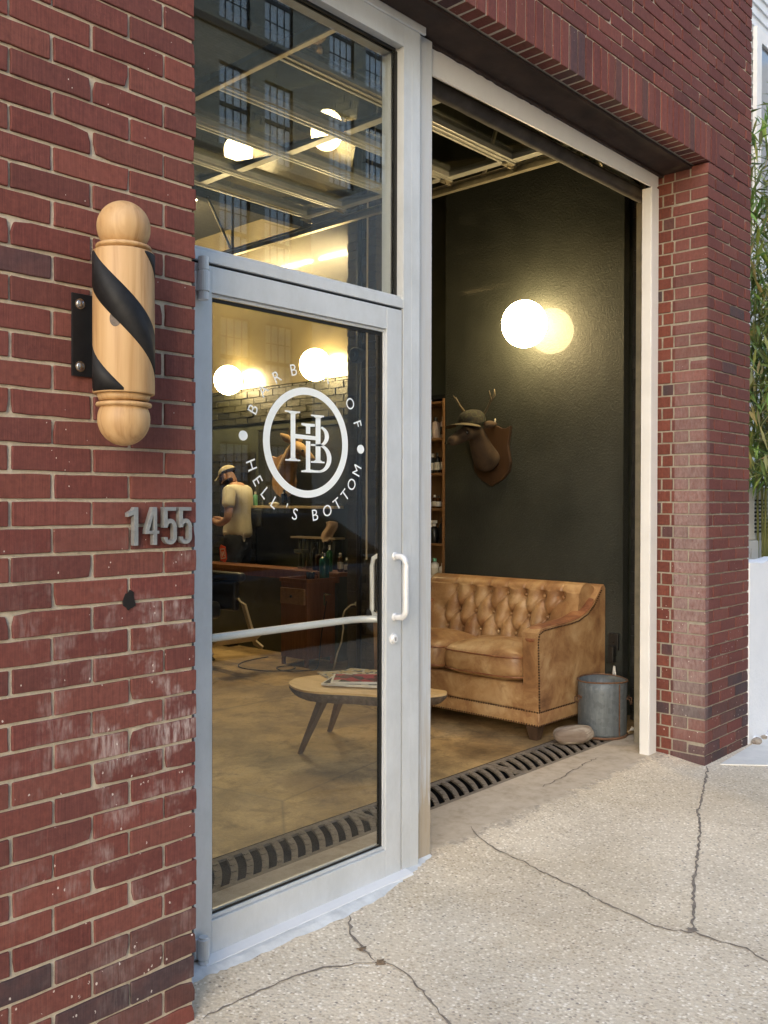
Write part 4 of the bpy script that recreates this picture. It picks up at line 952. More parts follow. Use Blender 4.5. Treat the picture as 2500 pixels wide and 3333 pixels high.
def cushion(y0, y1):
    cy0, hy, cx0, hx, cz, hz = (y0 + y1) / 2, (y1 - y0) / 2, 4.925, .275, .452, .10
    def f(u, v):
        a = 2 * PI * u; t = PI * (v - .5)
        def se(c, e): return math.copysign(abs(c) ** e, c)
        ct = se(cos(t), .38); x = hx * ct * se(cos(a), .28); y = hy * ct * se(sin(a), .28); z = hz * se(sin(t), .55)
        rx, ry = x / hx, y / hy
        if z > 0: z += .050 * (1 - rx * rx) * (1 - ry * ry) + .006 * sin(9 * rx + 4 * ry) * (1 - rx * rx) * (1 - ry * ry)
        x -= .030 * (1 - ry * ry) * (1 if rx < -.5 else 0) * clamp((-rx - .5) * 2)
        z += -.012 * rx
        return (cx0 + x, cy0 + y, cz + z)
    b = MB(); b.grid(f, 64, 30); c = b.build('seat_cushion', M['leather'], sf, smooth=True)
    for sz in (.058, -.062):
        b = MB(); L = []
        for k in range(72):
            a = 2 * PI * k / 72
            def se(c_, e): return math.copysign(abs(c_) ** e, c_)
            x = hx * .995 * se(cos(a), .28); y = hy * .995 * se(sin(a), .28); rx, ry = x / hx, y / hy
            x -= .030 * (1 - ry * ry) * (1 if rx < -.5 else 0) * clamp((-rx - .5) * 2)
            L.append((cx0 + x, cy0 + y, cz + sz - .012 * rx))
        b.tube(L + [L[0]], .0048, 6, False); b.build('piping', M['leather_arm'], c, smooth=True)
cushion(SY0 + .118, 1.640); cushion(1.646, SY1 - .112)
b = MB()
def nails(path, gap=.0165):
    d = 0
    for i in range(len(path) - 1):
        a, c = Vector(path[i]), Vector(path[i + 1]); L = (c - a).length
        while d < L: q = a.lerp(c, d / L); b.sphere(tuple(q), (.0058, .0058, .0058), 6, 4); d += gap
        d -= L
for z in (.207, .126): nails([(SX0 - .001, SY1, z), (SX0 - .001, SY0 - .001, z), (SX1, SY0 - .001, z)], .019)
nails([(SX0 + .004, SY0 - .002, .22), (SX0 - .004, SY0 - .001, .46), (SX0 - .008, SY0 + .001, .63), (SX0 + .002, SY0 + .001, .676), (SX0 + .05, SY0 + .001, .696), (SX0 + .20, SY0 + .001, .704), (SX0 + .36, SY0 + .001, .709), (SX0 + .46, SY0 + .001, .719), (SX0 + .57, SY0 + .001, .752), (SX0 + .65, SY0 + .001, .803), (SX0 + .71, SY0 + .001, .862), (SX0 + .745, SY0 + .001, .900)])
tag(b.build('nailhead_trim', M['nail'], sf, smooth=True), kind='stuff')
for x, y in ((4.725, .95), (4.725, 2.20), (5.42, .95), (5.42, 2.20)):
    b = MB(); vs = [(x + i * r_, y + j * r_, z) for z, r_ in ((FZ, .026), (.1175, .042)) for i in (-1, 1) for j in (-1, 1)]; b.add(vs, [(0, 1, 3, 2), (4, 6, 7, 5), (0, 4, 5, 1), (2, 3, 7, 6), (0, 2, 6, 4), (1, 5, 7, 3)]); b.build('leg', M['darkwood'], sf, bev=.003)

# ------------------------------------------------------------------ zinc can, rock, scrap of paper
ORIG = True
cx, cy2, rc2 = 5.115, .715, .155
cn = empty('trash_can', (cx, cy2, FZ), 'dented galvanised metal trash can with side handles beside the sofa', 'trash can')
b = MB(); prof2 = [(rc2 - .004, FZ + .012), (rc2 - .002, FZ + .03), (rc2 - .001, .15), (rc2, .30), (rc2 + .001, .372), (rc2 - .003, .374), (rc2 - .004, .30), (rc2 - .006, .05), (.01, .045)]
b.lathe(prof2, (cx, cy2, 0), 48, squash=.96); b.build('body', M['zinc'], cn, smooth=True)
b = MB(); b.tube([(cx + (rc2 + .001) * cos(a), cy2 + (rc2 + .001) * .96 * sin(a), .374 + .004 * sin(a * 2)) for a in [2 * PI * k / 48 for k in range(49)]], .0048, 8, False); b.build('rim', M['rustrim'], cn, smooth=True)
b = MB(); b.lathe([(rc2 - .002, FZ + .0005), (rc2 + .0035, FZ + .004), (rc2 + .0035, FZ + .012), (rc2 - .002, FZ + .016)], (cx, cy2, 0), 48, squash=.96); b.build('base_band', M['rustrim'], cn, smooth=True)
vd = Vector((0 - cx, -2.15 - cy2, 0)).normalized(); sd_ = Vector((vd.y, -vd.x, 0))
if sd_.x > 0: sd_ = -sd_
for k, s in ((0, 1), (1, -1)):
    d = (sd_ * s * .88 + vd * (.47 if s > 0 else .2)).normalized(); e = Vector((-d.y, d.x, 0)); c = Vector((cx, cy2, 0)) + d * (rc2 + .002)
    b = MB(); b.tube([c + e * .028 + Vector((0, 0, .272)), c + e * .028 + d * .016 + Vector((0, 0, .268)), c + e * .020 + d * .020 + Vector((0, 0, .240)), c - e * .020 + d * .020 + Vector((0, 0, .240)), c - e * .028 + d * .016 + Vector((0, 0, .268)), c - e * .028 + Vector((0, 0, .272))], .0032, 8); b.build('handle', M['rustrim'], cn, smooth=True)
    b = MB(); b.obox(c + Vector((0, 0, .275)), e, d, (0, 0, 1), .030, .0022, .008); b.build('handle_plate', M['rustrim'], cn, bev=.001)
b = MB(); d = (vd * .75 - sd_ * .66).normalized(); c = Vector((cx, cy2, .21)) + d * (rc2 - .001); b.obox(c, Vector((-d.y, d.x, 0)), d, (0, 0, 1), .003, .002, .155); b.build('seam', M['rustrim'], cn)
b = MB()
def rk(u, v):
    a = 2 * PI * u; t = PI * (v - .5); import mathutils
    p = Vector((cos(t) * cos(a), cos(t) * sin(a), sin(t)))
    k = 1 + .16 * mathutils.noise.noise(p * 1.3 + Vector((3, 1, 2))) + .05 * mathutils.noise.noise(p * 4)
    q = Vector((math.copysign(abs(p.x) ** .75, p.x) * .118 * k, math.copysign(abs(p.y) ** .8, p.y) * .066 * k, math.copysign(abs(p.z) ** .8, p.z) * .055 * k))
    ca, sa = cos(-.62), sin(-.62)
    return (4.80 + q.x * ca - q.y * sa, .735 + q.x * sa + q.y * ca, .083 + q.z + .012 * p.x)
b.grid(rk, 40, 24); tag(b.build('rock', M['rock'], smooth=True), 'smooth brown and grey river rock on the floor before the zinc can', 'rock')
b = MB()
for k in range(5):
    q = [(5.30 + R.uniform(-.04, .04), .60 + R.uniform(-.03, .03), FZ + .004 + R.uniform(0, .03)) for _ in range(4)]; b.add(q, [(0, 1, 2), (1, 2, 3)])
tag(b.build('paper_scrap', M['paper']), 'crumpled white scrap of paper on the floor right of the zinc can', 'paper scrap')
# wall socket and cord behind the can
so_ = empty('wall_socket', (5.485, .83, .45), 'dark wall outlet box low on the charcoal wall behind the zinc can', 'outlet')
b = MB(); b.box(5.468, 5.4895, .80, .87, .50, .61); b.build('plate', M['black_plastic'], so_, bev=.003)
b = MB(); b.box(5.43, 5.4675, .815, .855, .42, .53); b.build('plug', M['black_plastic'], so_, bev=.004)
b = MB(); b.tube([(5.44, .81, .40), (5.435, .80, .34), (5.44, .815, .30), (5.45, .825, .35), (5.445, .815, .40)], .006, 8); tag(b.build('electric_cord', M['white_plastic'], smooth=True), 'short looped end of white cord above the zinc can', 'cord')

# ------------------------------------------------------------------ coffee table and magazines
TZ = .42
ct = empty('coffee_table', (3.85, 1.5, FZ), 'live edge wooden slab coffee table on dark splayed legs', 'coffee table')
out = [(3.607, 1.915), (3.53, 1.85), (3.478, 1.742), (3.465, 1.65), (3.492, 1.548), (3.585, 1.392), (3.662, 1.235), (3.76, 1.10), (3.86, 1.035), (3.945, 1.02), (4.0, 1.07), (3.99, 1.165), (4.03, 1.35), (4.16, 1.52), (4.21, 1.68), (4.13, 1.80), (3.98, 1.87), (3.80, 1.93), (3.70, 1.95)]
sm = []
n = len(out)
for i in range(n):
    p0_, p1_, p2_, p3_ = [Vector(out[(i + k) % n]) for k in (-1, 0, 1, 2)]
    for t in (0, .25, .5, .75): sm.append(tuple(.5 * ((2 * p1_) + (-p0_ + p2_) * t + (2 * p0_ - 5 * p1_ + 4 * p2_ - p3_) * t * t + (-p0_ + 3 * p1_ - 3 * p2_ + p3_) * t ** 3)))
b = MB(); b.prism(sm, TZ - .012, TZ, 'xy'); b.build('top', M['slab'], ct, bev=.003)
b = MB(); cxx, cyy = 3.85, 1.5; n = len(sm); lay = []
for z, k in ((TZ - .0125, 1.0), (TZ - .03, .985), (TZ - .05, .95), (TZ - .066, .90)):
    lay += [(cxx + (x - cxx) * k + R.uniform(-.004, .004), cyy + (y - cyy) * k + R.uniform(-.004, .004), z) for x, y in sm]
b.add(lay, [(i * n + k, i * n + (k + 1) % n, (i + 1) * n + (k + 1) % n, (i + 1) * n + k) for i in range(3) for k in range(n)] + [tuple(range(3 * n, 4 * n))]); b.build('bark_edge', M['bark'], ct)
for (tx, ty), (bx, by) in (((3.665, 1.69), (3.534, 1.758)), ((3.93, 1.80), (4.005, 2.003)), ((3.80, 1.22), (3.74, 1.08)), ((4.02, 1.60), (4.19, 1.58))):
    b = MB(); vs = []
    for (x, y), z, h in (((bx, by), FZ, .013), ((tx, ty), TZ - .066, .027)):
        vs += [(x + i * h, y + j * h * .9, z) for i in (-1, 1) for j in (-1, 1)]
    b.add(vs, [(0, 1, 3, 2), (4, 6, 7, 5), (0, 4, 5, 1), (2, 3, 7, 6), (0, 2, 6, 4), (1, 5, 7, 3)]); b.build('leg', M['tablewood'], ct, bev=.003)
def mag(cx, cy, z, ang, w_, h_, th, mat, label, border=True):
    e = empty('magazine', (cx, cy, z), label, 'magazine', 'magazines on the coffee table'); e.rotation_euler = (0, 0, ang)
    b = MB(); b.box(-w_, w_, -h_, h_, 0, th); b.build('pages', M['paper'], e, local=True)
    b = MB(); k = .012 if border else .002; b.box(-w_ + k, w_ - k, -h_ + k, h_ - k, th + .0002, th + .0012); b.build('cover', mat, e, local=True)
    return e
ang = math.radians(38)
mag(3.86, 1.53, TZ + .0005, ang + .25, .105, .14, .006, M['paper'], 'spiral bound white notebook at the bottom of the magazine stack', False)
mag(3.79, 1.57, TZ + .007, ang - .15, .125, .165, .012, M['cover_dark'], 'grey covered magazine in the middle of the stack')
mag(3.82, 1.56, TZ + .0205, ang + .06, .125, .16, .010, M['cover_red'], 'magazine with dark red photo cover on top of the stack')
mag(3.94, 1.80, TZ + .0005, ang + .5, .11, .14, .008, M['cover_mix'], 'colourful magazine lying at the far left edge of the table', False)
mag(4.02, 1.72, TZ + .009, ang - .3, .10, .135, .007, M['cover_mix'], 'colourful magazine lying askew over another at the back of the table', False)
b = MB()
for k in range(14): q = Vector((3.86, 1.53, 0)) + Vector((cos(ang + .25) * .108 - 0, sin(ang + .25) * .108, 0)) + Vector((-sin(ang + .25), cos(ang + .25), 0)) * lerp(-.13, .13, k / 13); b.lathe([(.0045, -.003), (.0045, .003)], (q.x, q.y, TZ + .005), 8)
tag(b.build('spiral_binding', M['black_metal']), 'black wire binding along the notebook edge', 'binding')

# ------------------------------------------------------------------ bookcase and bottles
ORIG = False
SH = [2.25, 1.968, 1.698, 1.424, 1.153, .88, .61, .34]
bk = empty('bookcase', (5.6, 2.62, FZ), 'tall stained wood bookcase of bottles set between the charcoal wall and the brick pilaster', 'bookcase')
for y0, y1 in ((2.283, 2.303), (2.935, 2.955)):
    b = MB(); b.box(5.488, 5.69, y0, y1, FZ, 2.268); b.build('side_panel', M['shelfwood'], bk, bev=.001)
for z in SH:
    b = MB(); b.box(5.495, 5.675, 2.3035, 2.9345, z - .018, z); b.build('shelf', M['shelfwood'], bk, bev=.001)
b = MB(); b.box(5.676, 5.69, 2.3035, 2.9345, FZ, 2.232); b.build('back_panel', M['backwood'], bk)
b = MB(); b.box(5.50, 5.69, 2.283, 2.955, 2.2685, 2.30); b.build('crown', M['black_metal'], bk)
SN = ['top', 'second', 'third', 'fourth', 'fifth']
def bottle(x, y, z, h, r, body, cap, lab, kind, label, group, trigger=False, shoulder=.72, name='bottle'):
    e = empty(name, (x, y, z), label, kind, group)
    b = MB(); hb = h * (shoulder + .1); b.lathe([(r * .92, z + .0006), (r, z + .004), (r, z + h * shoulder), (r * .75, z + h * (shoulder + .05)), (r * .38, z + h * (shoulder + .09)), (r * .36, z + hb)], (x, y, 0), 18); b.build('body', body, e, smooth=True)
    b = MB()
    if trigger:
        b.lathe([(r * .42, z + hb + .0005), (r * .42, z + hb + .018), (r * .2, z + hb + .022)], (x, y, 0), 14); b.box(x - .055, x + .025, y - .009, y + .009, z + hb + .0225, z + hb + .046); b.box(x - .04, x - .032, y - .006, y + .006, z + hb - .005, z + hb + .022)
    else: b.lathe([(r * .46, z + hb + .0005), (r * .46, z + h - .002), (r * .40, z + h)], (x, y, 0), 16)
    b.build('cap', cap, e, smooth=False)
    if lab is not None:
        b = MB(); b.lathe([(r + .0004, z + h * .16), (r + .0008, z + h * .165), (r + .0008, z + h * .52), (r + .0004, z + h * .525)], (x, y, 0), 18); b.build('label', lab, e, smooth=True)
    return e
pos = ['nearest the charcoal wall', 'second from the charcoal wall', 'third from the charcoal wall', 'fourth from the charcoal wall', 'fifth from the charcoal wall', 'sixth from the charcoal wall']
BP, WP = M['black_plastic'], M['white_plastic']
spec = [
    (1, [('pale lotion bottle with dark label', M['pink_lotion'], WP, BP, .17, .027), ('clear pinkish lotion bottle with black cap', M['pink_lotion'], BP, None, .165, .032), ('black jar with green label', BP, BP, M['mint'], .14, .036), ('black bottle with green label', BP, BP, M['mint'], .15, .033), ('pale lotion bottle with white cap', M['pink_lotion'], WP, None, .17, .03)]),
    (2, [('dark bottle with white cap', M['amber'], WP, M['label'], .165, .023), ('black bottle with pale label', BP, BP, M['label'], .16, .023), ('black bottle with white cap', BP, WP, M['label'], .155, .023), ('black pump bottle', BP, BP, None, .165, .025), ('dark brown bottle', M['amber'], BP, M['label'], .16, .024), ('plain black bottle', BP, BP, None, .15, .024)]),
    (3, [('small amber vial with pale label', M['amber'], BP, M['label'], .095, .019), ('small amber vial with white label', M['amber'], BP, M['paper'], .10, .019), ('small amber vial with white cap', M['amber'], WP, M['label'], .105, .019), ('small dark vial', BP, BP, M['label'], .095, .019), ('small brown vial', M['amber'], BP, None, .10, .019)]),
    (4, [('tall plain black bottle', BP, BP, None, .20, .032), ('black spray bottle with white trigger', BP, WP, M['black_plastic'], .16, .034), ('second black spray bottle with white trigger', BP, WP, None, .165, .034), ('black round bottle', BP, BP, M['label'], .18, .034)]),
    (5, [('white bottle with printed label', WP, WP, M['label'], .12, .03), ('white bottle with mint green cap', WP, M['mint'], M['label'], .155, .033), ('dark squat jar', BP, BP, None, .10, .036), ('white bottle with grey cap', WP, M['zinc'], None, .14, .032)]),
]
for si, L in spec:
    y = 2.312
    for i, (d, bo, ca, la, h, r) in enumerate(L):
        y += r + .006
        bottle(5.545 + (.0 if i % 2 else .012), y, SH[si], h, r, bo, ca, la, 'bottle', d + ', ' + SN[si - 1] + ' shelf, ' + pos[i], 'bottles in the bookcase', trigger=('trigger' in d))
        y += r + .004

# ------------------------------------------------------------------ mounted deer heads
def deer(wx, base, nodes, ears, ant, plq, fur, wood, label):
    e = empty('deer_head_mount', (wx, base[0], base[1]), label, 'mounted deer head')
    yc, hw, zt_, zb_ = plq; H = zt_ - zb_
    half = [(0, 1.0), (.25, .985), (.50, .94), (.72, .93), (1.0, .97), (.93, .80), (.86, .66), (.92, .52), (1.0, .38), (.92, .24), (.62, .12), (.28, .05), (0, 0.0)]
    out = [(yc + hw * u, zb_ + H * v) for u, v in half] + [(yc - hw * u, zb_ + H * v) for u, v in half[1:-1][::-1]]
    b = MB(); b.prism(out, wx - .028, wx - .001, 'yz'); b.build('plaque', wood, e, bev=.006)
    h = skin('head', nodes, [(i, i + 1) for i in range(len(nodes) - 1)], fur, e, 2)
    for (p, q, r_) in ears:
        b = MB(); P, Q = Vector(p), Vector(q); d = (Q - P); n_ = 9; b.tube([P + d * (k / n_) for k in range(n_ + 1)], [r_ * (.25 + sin(PI * min(1, .15 + k / n_ * .85)) * .9) for k in range(n_ + 1)], 10); b.build('ear', fur, e, smooth=True)
    for L in ant:
        b = MB()
        for path in L: b.tube(path, [lerp(.0125, .004, k / (len(path) - 1)) for k in range(len(path))], 8)
        b.build('antler', M['antler'], e, smooth=True)
    n = nodes
    for s in (1, -1):
        i = len(n) - 3; d = Vector(n[i + 1][:3]) - Vector(n[i][:3]); side = Vector((-d.y, d.x, 0)).normalized()
        p = Vector(n[i][:3]) + d * .28 + side * (s * n[i][3] * .80) + Vector((0, 0, n[i][3] * .38)); b = MB(); b.sphere(tuple(p), .013, 10, 8); b.build('eye', M['eye'], e, smooth=True)
        t = Vector(n[-1][:3]) + d.normalized() * (.024) + side * (s * .014); b = MB(); b.sphere(tuple(t), (.009, .009, .007), 8, 6); b.build('nostril', M['eye'], e, smooth=True)
    return e
deer(5.49, (1.82, 1.6), [(5.46, 1.82, 1.74, .105), (5.39, 1.82, 1.79, .104), (5.32, 1.815, 1.87, .082), (5.265, 1.805, 1.95, .068), (5.21, 1.80, 1.990, .070), (5.10, 1.792, 1.945, .056), (4.99, 1.785, 1.902, .042), (4.92, 1.78, 1.882, .037)],
     [((5.27, 1.745, 2.02), (5.36, 1.70, 2.03), .024), ((5.27, 1.87, 2.02), (5.36, 1.93, 2.03), .024)],
     [[[(5.235, 1.76, 2.05), (5.26, 1.72, 2.12), (5.25, 1.67, 2.19), (5.19, 1.645, 2.245)], [(5.25, 1.68, 2.18), (5.27, 1.655, 2.225), (5.26, 1.65, 2.265)]],
      [[(5.235, 1.845, 2.05), (5.27, 1.90, 2.10), (5.27, 1.96, 2.17), (5.22, 1.985, 2.24)], [(5.265, 1.91, 2.11), (5.22, 1.93, 2.17), (5.18, 1.93, 2.22)]]],
     (1.82, .165, 2.035, 1.59), M['deerfur'], M['plaque'], 'mounted deer head with antlers on a shield plaque, facing left on the charcoal wall')
deer(6.47, (5.22, 1.6), [(6.43, 5.20, 1.68, .11), (6.37, 5.12, 1.77, .12), (6.31, 5.00, 1.88, .10), (6.27, 4.89, 1.99, .082), (6.24, 4.80, 2.045, .072), (6.24, 4.70, 1.985, .054), (6.245, 4.60, 1.91, .040), (6.25, 4.555, 1.87, .034)],
     [((6.20, 4.84, 2.08), (6.12, 4.92, 2.16), .034), ((6.30, 4.84, 2.08), (6.37, 4.90, 2.16), .034)],
     [[[(6.215, 4.84, 2.10), (6.19, 4.88, 2.18), (6.20, 4.85, 2.25)]], [[(6.275, 4.84, 2.10), (6.30, 4.88, 2.18), (6.29, 4.85, 2.25)]]],
     (5.24, .19, 1.98, 1.50), M['deerpale'], M['plaque_pale'], 'pale deer head on a light plaque behind the emblem, facing right')
cp = empty('camouflage_cap', (5.2, 1.8, 2.03), 'camouflage cap with a pale brim worn by the mounted deer head', 'cap')
b = MB()
def dome(u, v):
    a = 2 * PI * u; t = PI / 2 * v
    return (5.195 + .108 * cos(t) * cos(a) - .012 * sin(t), 1.80 + .098 * cos(t) * sin(a), 2.034 + .092 * math.copysign(abs(sin(t)) ** .7, sin(t)) + .022 * cos(a) * cos(t) * 1.0)
b.grid(dome, 30, 12); b.build('crown', M['camo'], cp, smooth=True)
b = MB()
def brim(u, v):
    a = lerp(PI * .62, PI * 1.38, u); r_ = lerp(.112, .222, v)
    return (5.195 + r_ * cos(a), 1.80 + r_ * .92 * sin(a) * lerp(1, .75, v), 2.026 - .020 * v - .016 * (2 * u - 1) ** 2 * (1 - v * .2) + .0)
b.grid(brim, 20, 6); o = b.build('brim', M['capbrim'], cp, smooth=True); s_ = o.modifiers.new('t', 'SOLIDIFY'); s_.thickness = .004
b = MB(); b.lathe([(.004, 0), (.009, .004), (.004, .014), (.008, .024), (.003, .034)], (5.45, 1.78, 2.045), 12); tag(b.build('brass_hook', M['track'], smooth=True), 'tiny brass hook above the shield plaque on the charcoal wall', 'hook')

# ------------------------------------------------------------------ barber station
cu = empty('counter', (5.89, 5.0, FZ), 'reddish wood counter running along the barber station', 'counter')
b = MB(); b.box(5.76, 6.02, 3.72, 6.9, .800, .835); b.build('top', M['cherry'], cu, bev=.003)
b = MB(); b.box(5.80, 6.0, 3.76, 6.9, FZ, .7995); b.build('base', M['green_wall'], cu)
b = MB(); b.box(5.775, 5.7995, 3.74, 6.9, .745, .7995); b.build('apron', M['cherry'], cu)
ct2 = empty('barber_cart', (5.56, 3.9, FZ), 'dark reddish wooden barber cart with one drawer and a tray top', 'cart')
b = MB(); b.box(5.395, 5.735, 3.73, 4.07, .10, .765); b.build('cabinet', M['cherry'], ct2, bev=.003)
b = MB(); 
for x0, x1, y0, y1 in ((5.385, 5.745, 3.72, 3.735), (5.385, 5.745, 4.065, 4.08), (5.385, 5.40, 3.7355, 4.0645), (5.73, 5.745, 3.7355, 4.0645)): b.box(x0, x1, y0, y1, .766, .800)
b.build('tray_rim', M['cherry'], ct2)
b = MB(); b.box(5.372, 5.3945, 3.745, 4.055, .575, .715); d_ = b.build('drawer', M['oak'], ct2, bev=.003)
b = MB(); b.lathe([(.006, 5.352), (.012, 5.356), (.012, 5.364), (.005, 5.3715)], (0, 3.9, .645), 14, 'x'); b.build('knob', M['black_metal'], d_, smooth=True)
for y in (3.75, 4.05):
    for x in (5.41, 5.72): b = MB(); b.box(x - .014, x + .014, y - .014, y + .014, FZ, .0995); b.build('leg', M['cherry'], ct2)
b = MB(); b.tube([(5.60 + .032 * cos(a), 3.695 + .032 * sin(a), .66) for a in [2 * PI * k / 20 for k in range(21)]], .005, 6, False); b.box(5.59, 5.61, 3.7275, 3.7298, .56, .67); b.build('dryer_holder', M['chrome'], ct2)
ch = empty('barber_chair', (4.85, 4.72, FZ), 'black vinyl barber chair with a cream metal side arm and footrest', 'barber chair')
b = MB(); b.lathe([(.27, FZ), (.27, FZ + .02), (.25, FZ + .035), (.06, FZ + .06), (.055, .36)], (4.85, 4.75, 0), 28); b.build('base', M['chrome'], ch, smooth=False)
b = MB(); b.box(4.62, 5.08, 4.5, 4.98, .42, .58); b.build('seat', M['grey_vinyl'], ch, smooth=True, bev=.05, seg=4)
b = MB(); b.box(4.63, 5.07, 4.93, 5.06, .58, 1.12); b.build('backrest', M['grey_vinyl'], ch, smooth=True, bev=.045, seg=4)
for x in (4.585, 5.115):
    b = MB(); b.box(x - .045, x + .045, 4.26, 4.90, .765, .845); b.build('armrest', M['grey_vinyl'], ch, smooth=True, bev=.03, seg=4)
    b = MB(); b.box(x - .036, x + .036, 4.34, 4.85, .50, .764); b.build('side_panel', M['grey_vinyl'], ch, bev=.02)
    b = MB()
    L = [(4.36, .615), (4.32, .62), (4.27, .57), (4.19, .40), (4.10, .225), (4.0, .20), (3.98, .225), (4.07, .265), (4.15, .42), (4.22, .57)]
    b.prism(L, x - .012, x + .012, 'yz'); b.build('leg_bar', M['enamel_white'], ch, bev=.006)
b = MB(); b.obox((4.85, 3.97, .335), (1, 0, 0), Vector((0, .82, -.57)).normalized(), Vector((0, .57, .82)).normalized(), .235, .10, .012); b.build('footrest', M['enamel_white'], ch, bev=.006)
b = MB(); b.box(4.80, 4.90, 4.05, 4.52, .25, .30); b.build('footrest_arm', M['black_metal'], ch)
# things on the cart and on the counter
mg = empty('mug', (5.50, 3.80, .768), 'dark enamel mug standing on the tray of the barber cart', 'mug')
b = MB(); b.lathe([(.036, .7665), (.038, .77), (.038, .855), (.035, .856), (.034, .78), (.004, .776)], (5.50, 3.80, 0), 24); b.build('cup', M['navy_enamel'], mg, smooth=True)
b = MB(); b.tube([(5.50 + .037, 3.80 - .01, .84), (5.50 + .062, 3.78, .835), (5.50 + .066, 3.775, .81), (5.50 + .056, 3.782, .79), (5.50 + .037, 3.79, .785)], .004, 8); b.build('handle', M['navy_enamel'], mg, smooth=True)
bottle(5.67, 3.80, .767, .25, .045, M['teal_liquid'], M['chrome'], None, 'jar', 'tall teal disinfectant jar with a metal lid on the barber cart', None, shoulder=.78, name='disinfectant_jar')
b = MB(); b.box(5.42, 5.47, 3.76, 3.82, .7665, .770); tag(b.build('paper_slip', M['paper']), 'small pale paper slip beside the mug on the cart', 'paper')
g = 'tonics and tools on the counter'
bottle(5.86, 3.93, .8355, .24, .028, M['green_plastic'], WP, None, 'bottle', 'slim green bottle with white cap on the counter behind the teal jar', g)
bottle(5.90, 3.83, .8355, .17, .026, M['amber'], M['label'], M['label'], 'bottle', 'small brown labelled bottle at the right end of the counter', g)
bottle(5.92, 3.77, .8355, .13, .024, BP, WP, M['label'], 'bottle', 'short black jar with white lid at the right end of the counter', g)
bottle(5.93, 4.06, .8355, .27, .030, BP, BP, None, 'clipper', 'tall black clipper standing beside the green bottle', g, name='hair_clipper')
bottle(5.88, 4.14, .8355, .26, .030, BP, BP, None, 'clipper', 'black clipper standing left of the other one', g, name='hair_clipper')
b = MB(); b.lathe([(.03, .836), (.034, .84), (.040, 1.0), (.037, 1.0), (.03, .845), (.004, .842)], (5.83, 4.17, 0), 20); tag(b.build('glass_tumbler', M['glass']), 'clear tumbler of combs before the black clippers', 'tumbler')
b = MB(); b.lathe([(.014, .836), (.012, .88), (.022, .90), (.034, .96), (.030, .985), (.01, .99)], (5.82, 4.03, 0), 18); tag(b.build('shaving_brush', M['beard'], smooth=True), 'dark bristled shaving brush on the counter beside the green bottle', 'brush')
b = MB(); b.box(5.87, 5.96, 4.30, 4.38, .8355, .86); b.lathe([(.004, .86), (.004, .985)], (5.9, 4.34, 0), 8); b.box(5.86, 5.95, 4.31, 4.42, .985, 1.02); tag(b.build('chrome_tap', M['chrome'], bev=.004), 'chrome spray tap on the counter left of the clippers', 'tap')
# standing tag
tg = empty('price_tag', (5.86, 5.50, .836), 'slanted orange red tag with pale pattern standing on the counter by the barber', 'tag')
def tilt(P): 
    a = math.radians(-9); return [(5.50 + y * cos(a) - z * sin(a), .845 + y * sin(a) + z * cos(a)) for y, z in P]
b = MB(); b.prism(tilt([(-.055, .03), (-.015, 0), (.055, .03), (.05, .16), (.02, .19), (-.05, .155)]), 5.858, 5.862, 'yz'); b.build('card', M['redtag'], tg)
b = MB(); b.prism(tilt([(-.042, .04), (.042, .04), (.038, .148), (-.038, .142)]), 5.8568, 5.8579, 'yz', [tilt([(-.034, .05), (-.03, .134), (.03, .139), (.033, .05)])]); b.prism(tilt([(-.026, .062), (-.018, .062), (-.006, .10), (.006, .062), (.014, .062), (.026, .115), (.018, .115), (.010, .08), (-.002, .118), (-.010, .118), (-.018, .085)]), 5.8568, 5.8579, 'yz'); b.build('pattern', M['paper'], tg)
# ledge with small things
ld = tag(None or (lambda: (lambda m_: (m_.box(6.33, 6.4695, 4.36, 5.74, 1.405, 1.432), m_.build('ledge_shelf', M['ledge'], bev=.002))[1])(MB()))(), 'pale narrow ledge shelf under the dark panel on the far wall', 'shelf')
bottle(6.39, 5.64, 1.4325, .15, .024, M['mint'], WP, None, 'soap bottle', 'green soap pump with white head on the ledge beside the barber', None, trigger=False, name='soap_bottle')
b = MB(); b.lathe([(.026, 1.4325), (.034, 1.55), (.031, 1.55), (.024, 1.44), (.003, 1.438)], (6.39, 5.53, 0), 18); tag(b.build('plastic_cup', M['glass']), 'clear plastic cup on the ledge right of the soap pump', 'cup')
b = MB(); b.sphere((6.39, 5.33, 1.452), (.03, .085, .02), 14, 8); tag(b.build('sponge', M['white_plastic'], smooth=True), 'pale flat sponge lying on the ledge under the plaque', 'sponge')
bottle(6.40, 5.18, 1.4325, .17, .034, M['navy_enamel'], BP, None, 'bottle', 'dark blue bottle on the ledge right of the sponge', None)
b = MB()
def apron(u, v): return (6.325 - .012 * sin(9 * u) * v, lerp(5.44, 5.70, u), lerp(1.40, 1.21 - .015 * sin(5 * u), v))
b.grid(apron, 16, 8); o = b.build('hanging_towel', M['trousers'], smooth=True); s_ = o.modifiers.new('t', 'SOLIDIFY'); s_.thickness = .006; tag(o, 'dark grey towel hanging below the ledge beside the barber', 'towel')
rd = empty('radiator', (6.42, 4.62, FZ), 'dark cast radiator against the far wall behind the clippers', 'radiator')
for i in range(9): b = MB(); y = 4.36 + i * .062; b.box(6.34, 6.465, y, y + .05, .55, 1.10); b.build('section', M['green_wall'], rd, smooth=True, bev=.022, seg=3)
b = MB(); b.box(6.33, 6.468, 4.34, 5.0, 1.1005, 1.118); b.build('cover', M['enamel_white'], rd)
b = MB()
def towel(u, v): return (6.34 + .05 * v + .018 * sin(7 * u + 2 * v) - .015, 4.37 + .16 * u + .02 * sin(6 * v), lerp(1.08 + .02 * sin(8 * u), 1.285 - .03 * abs(u - .5), v))
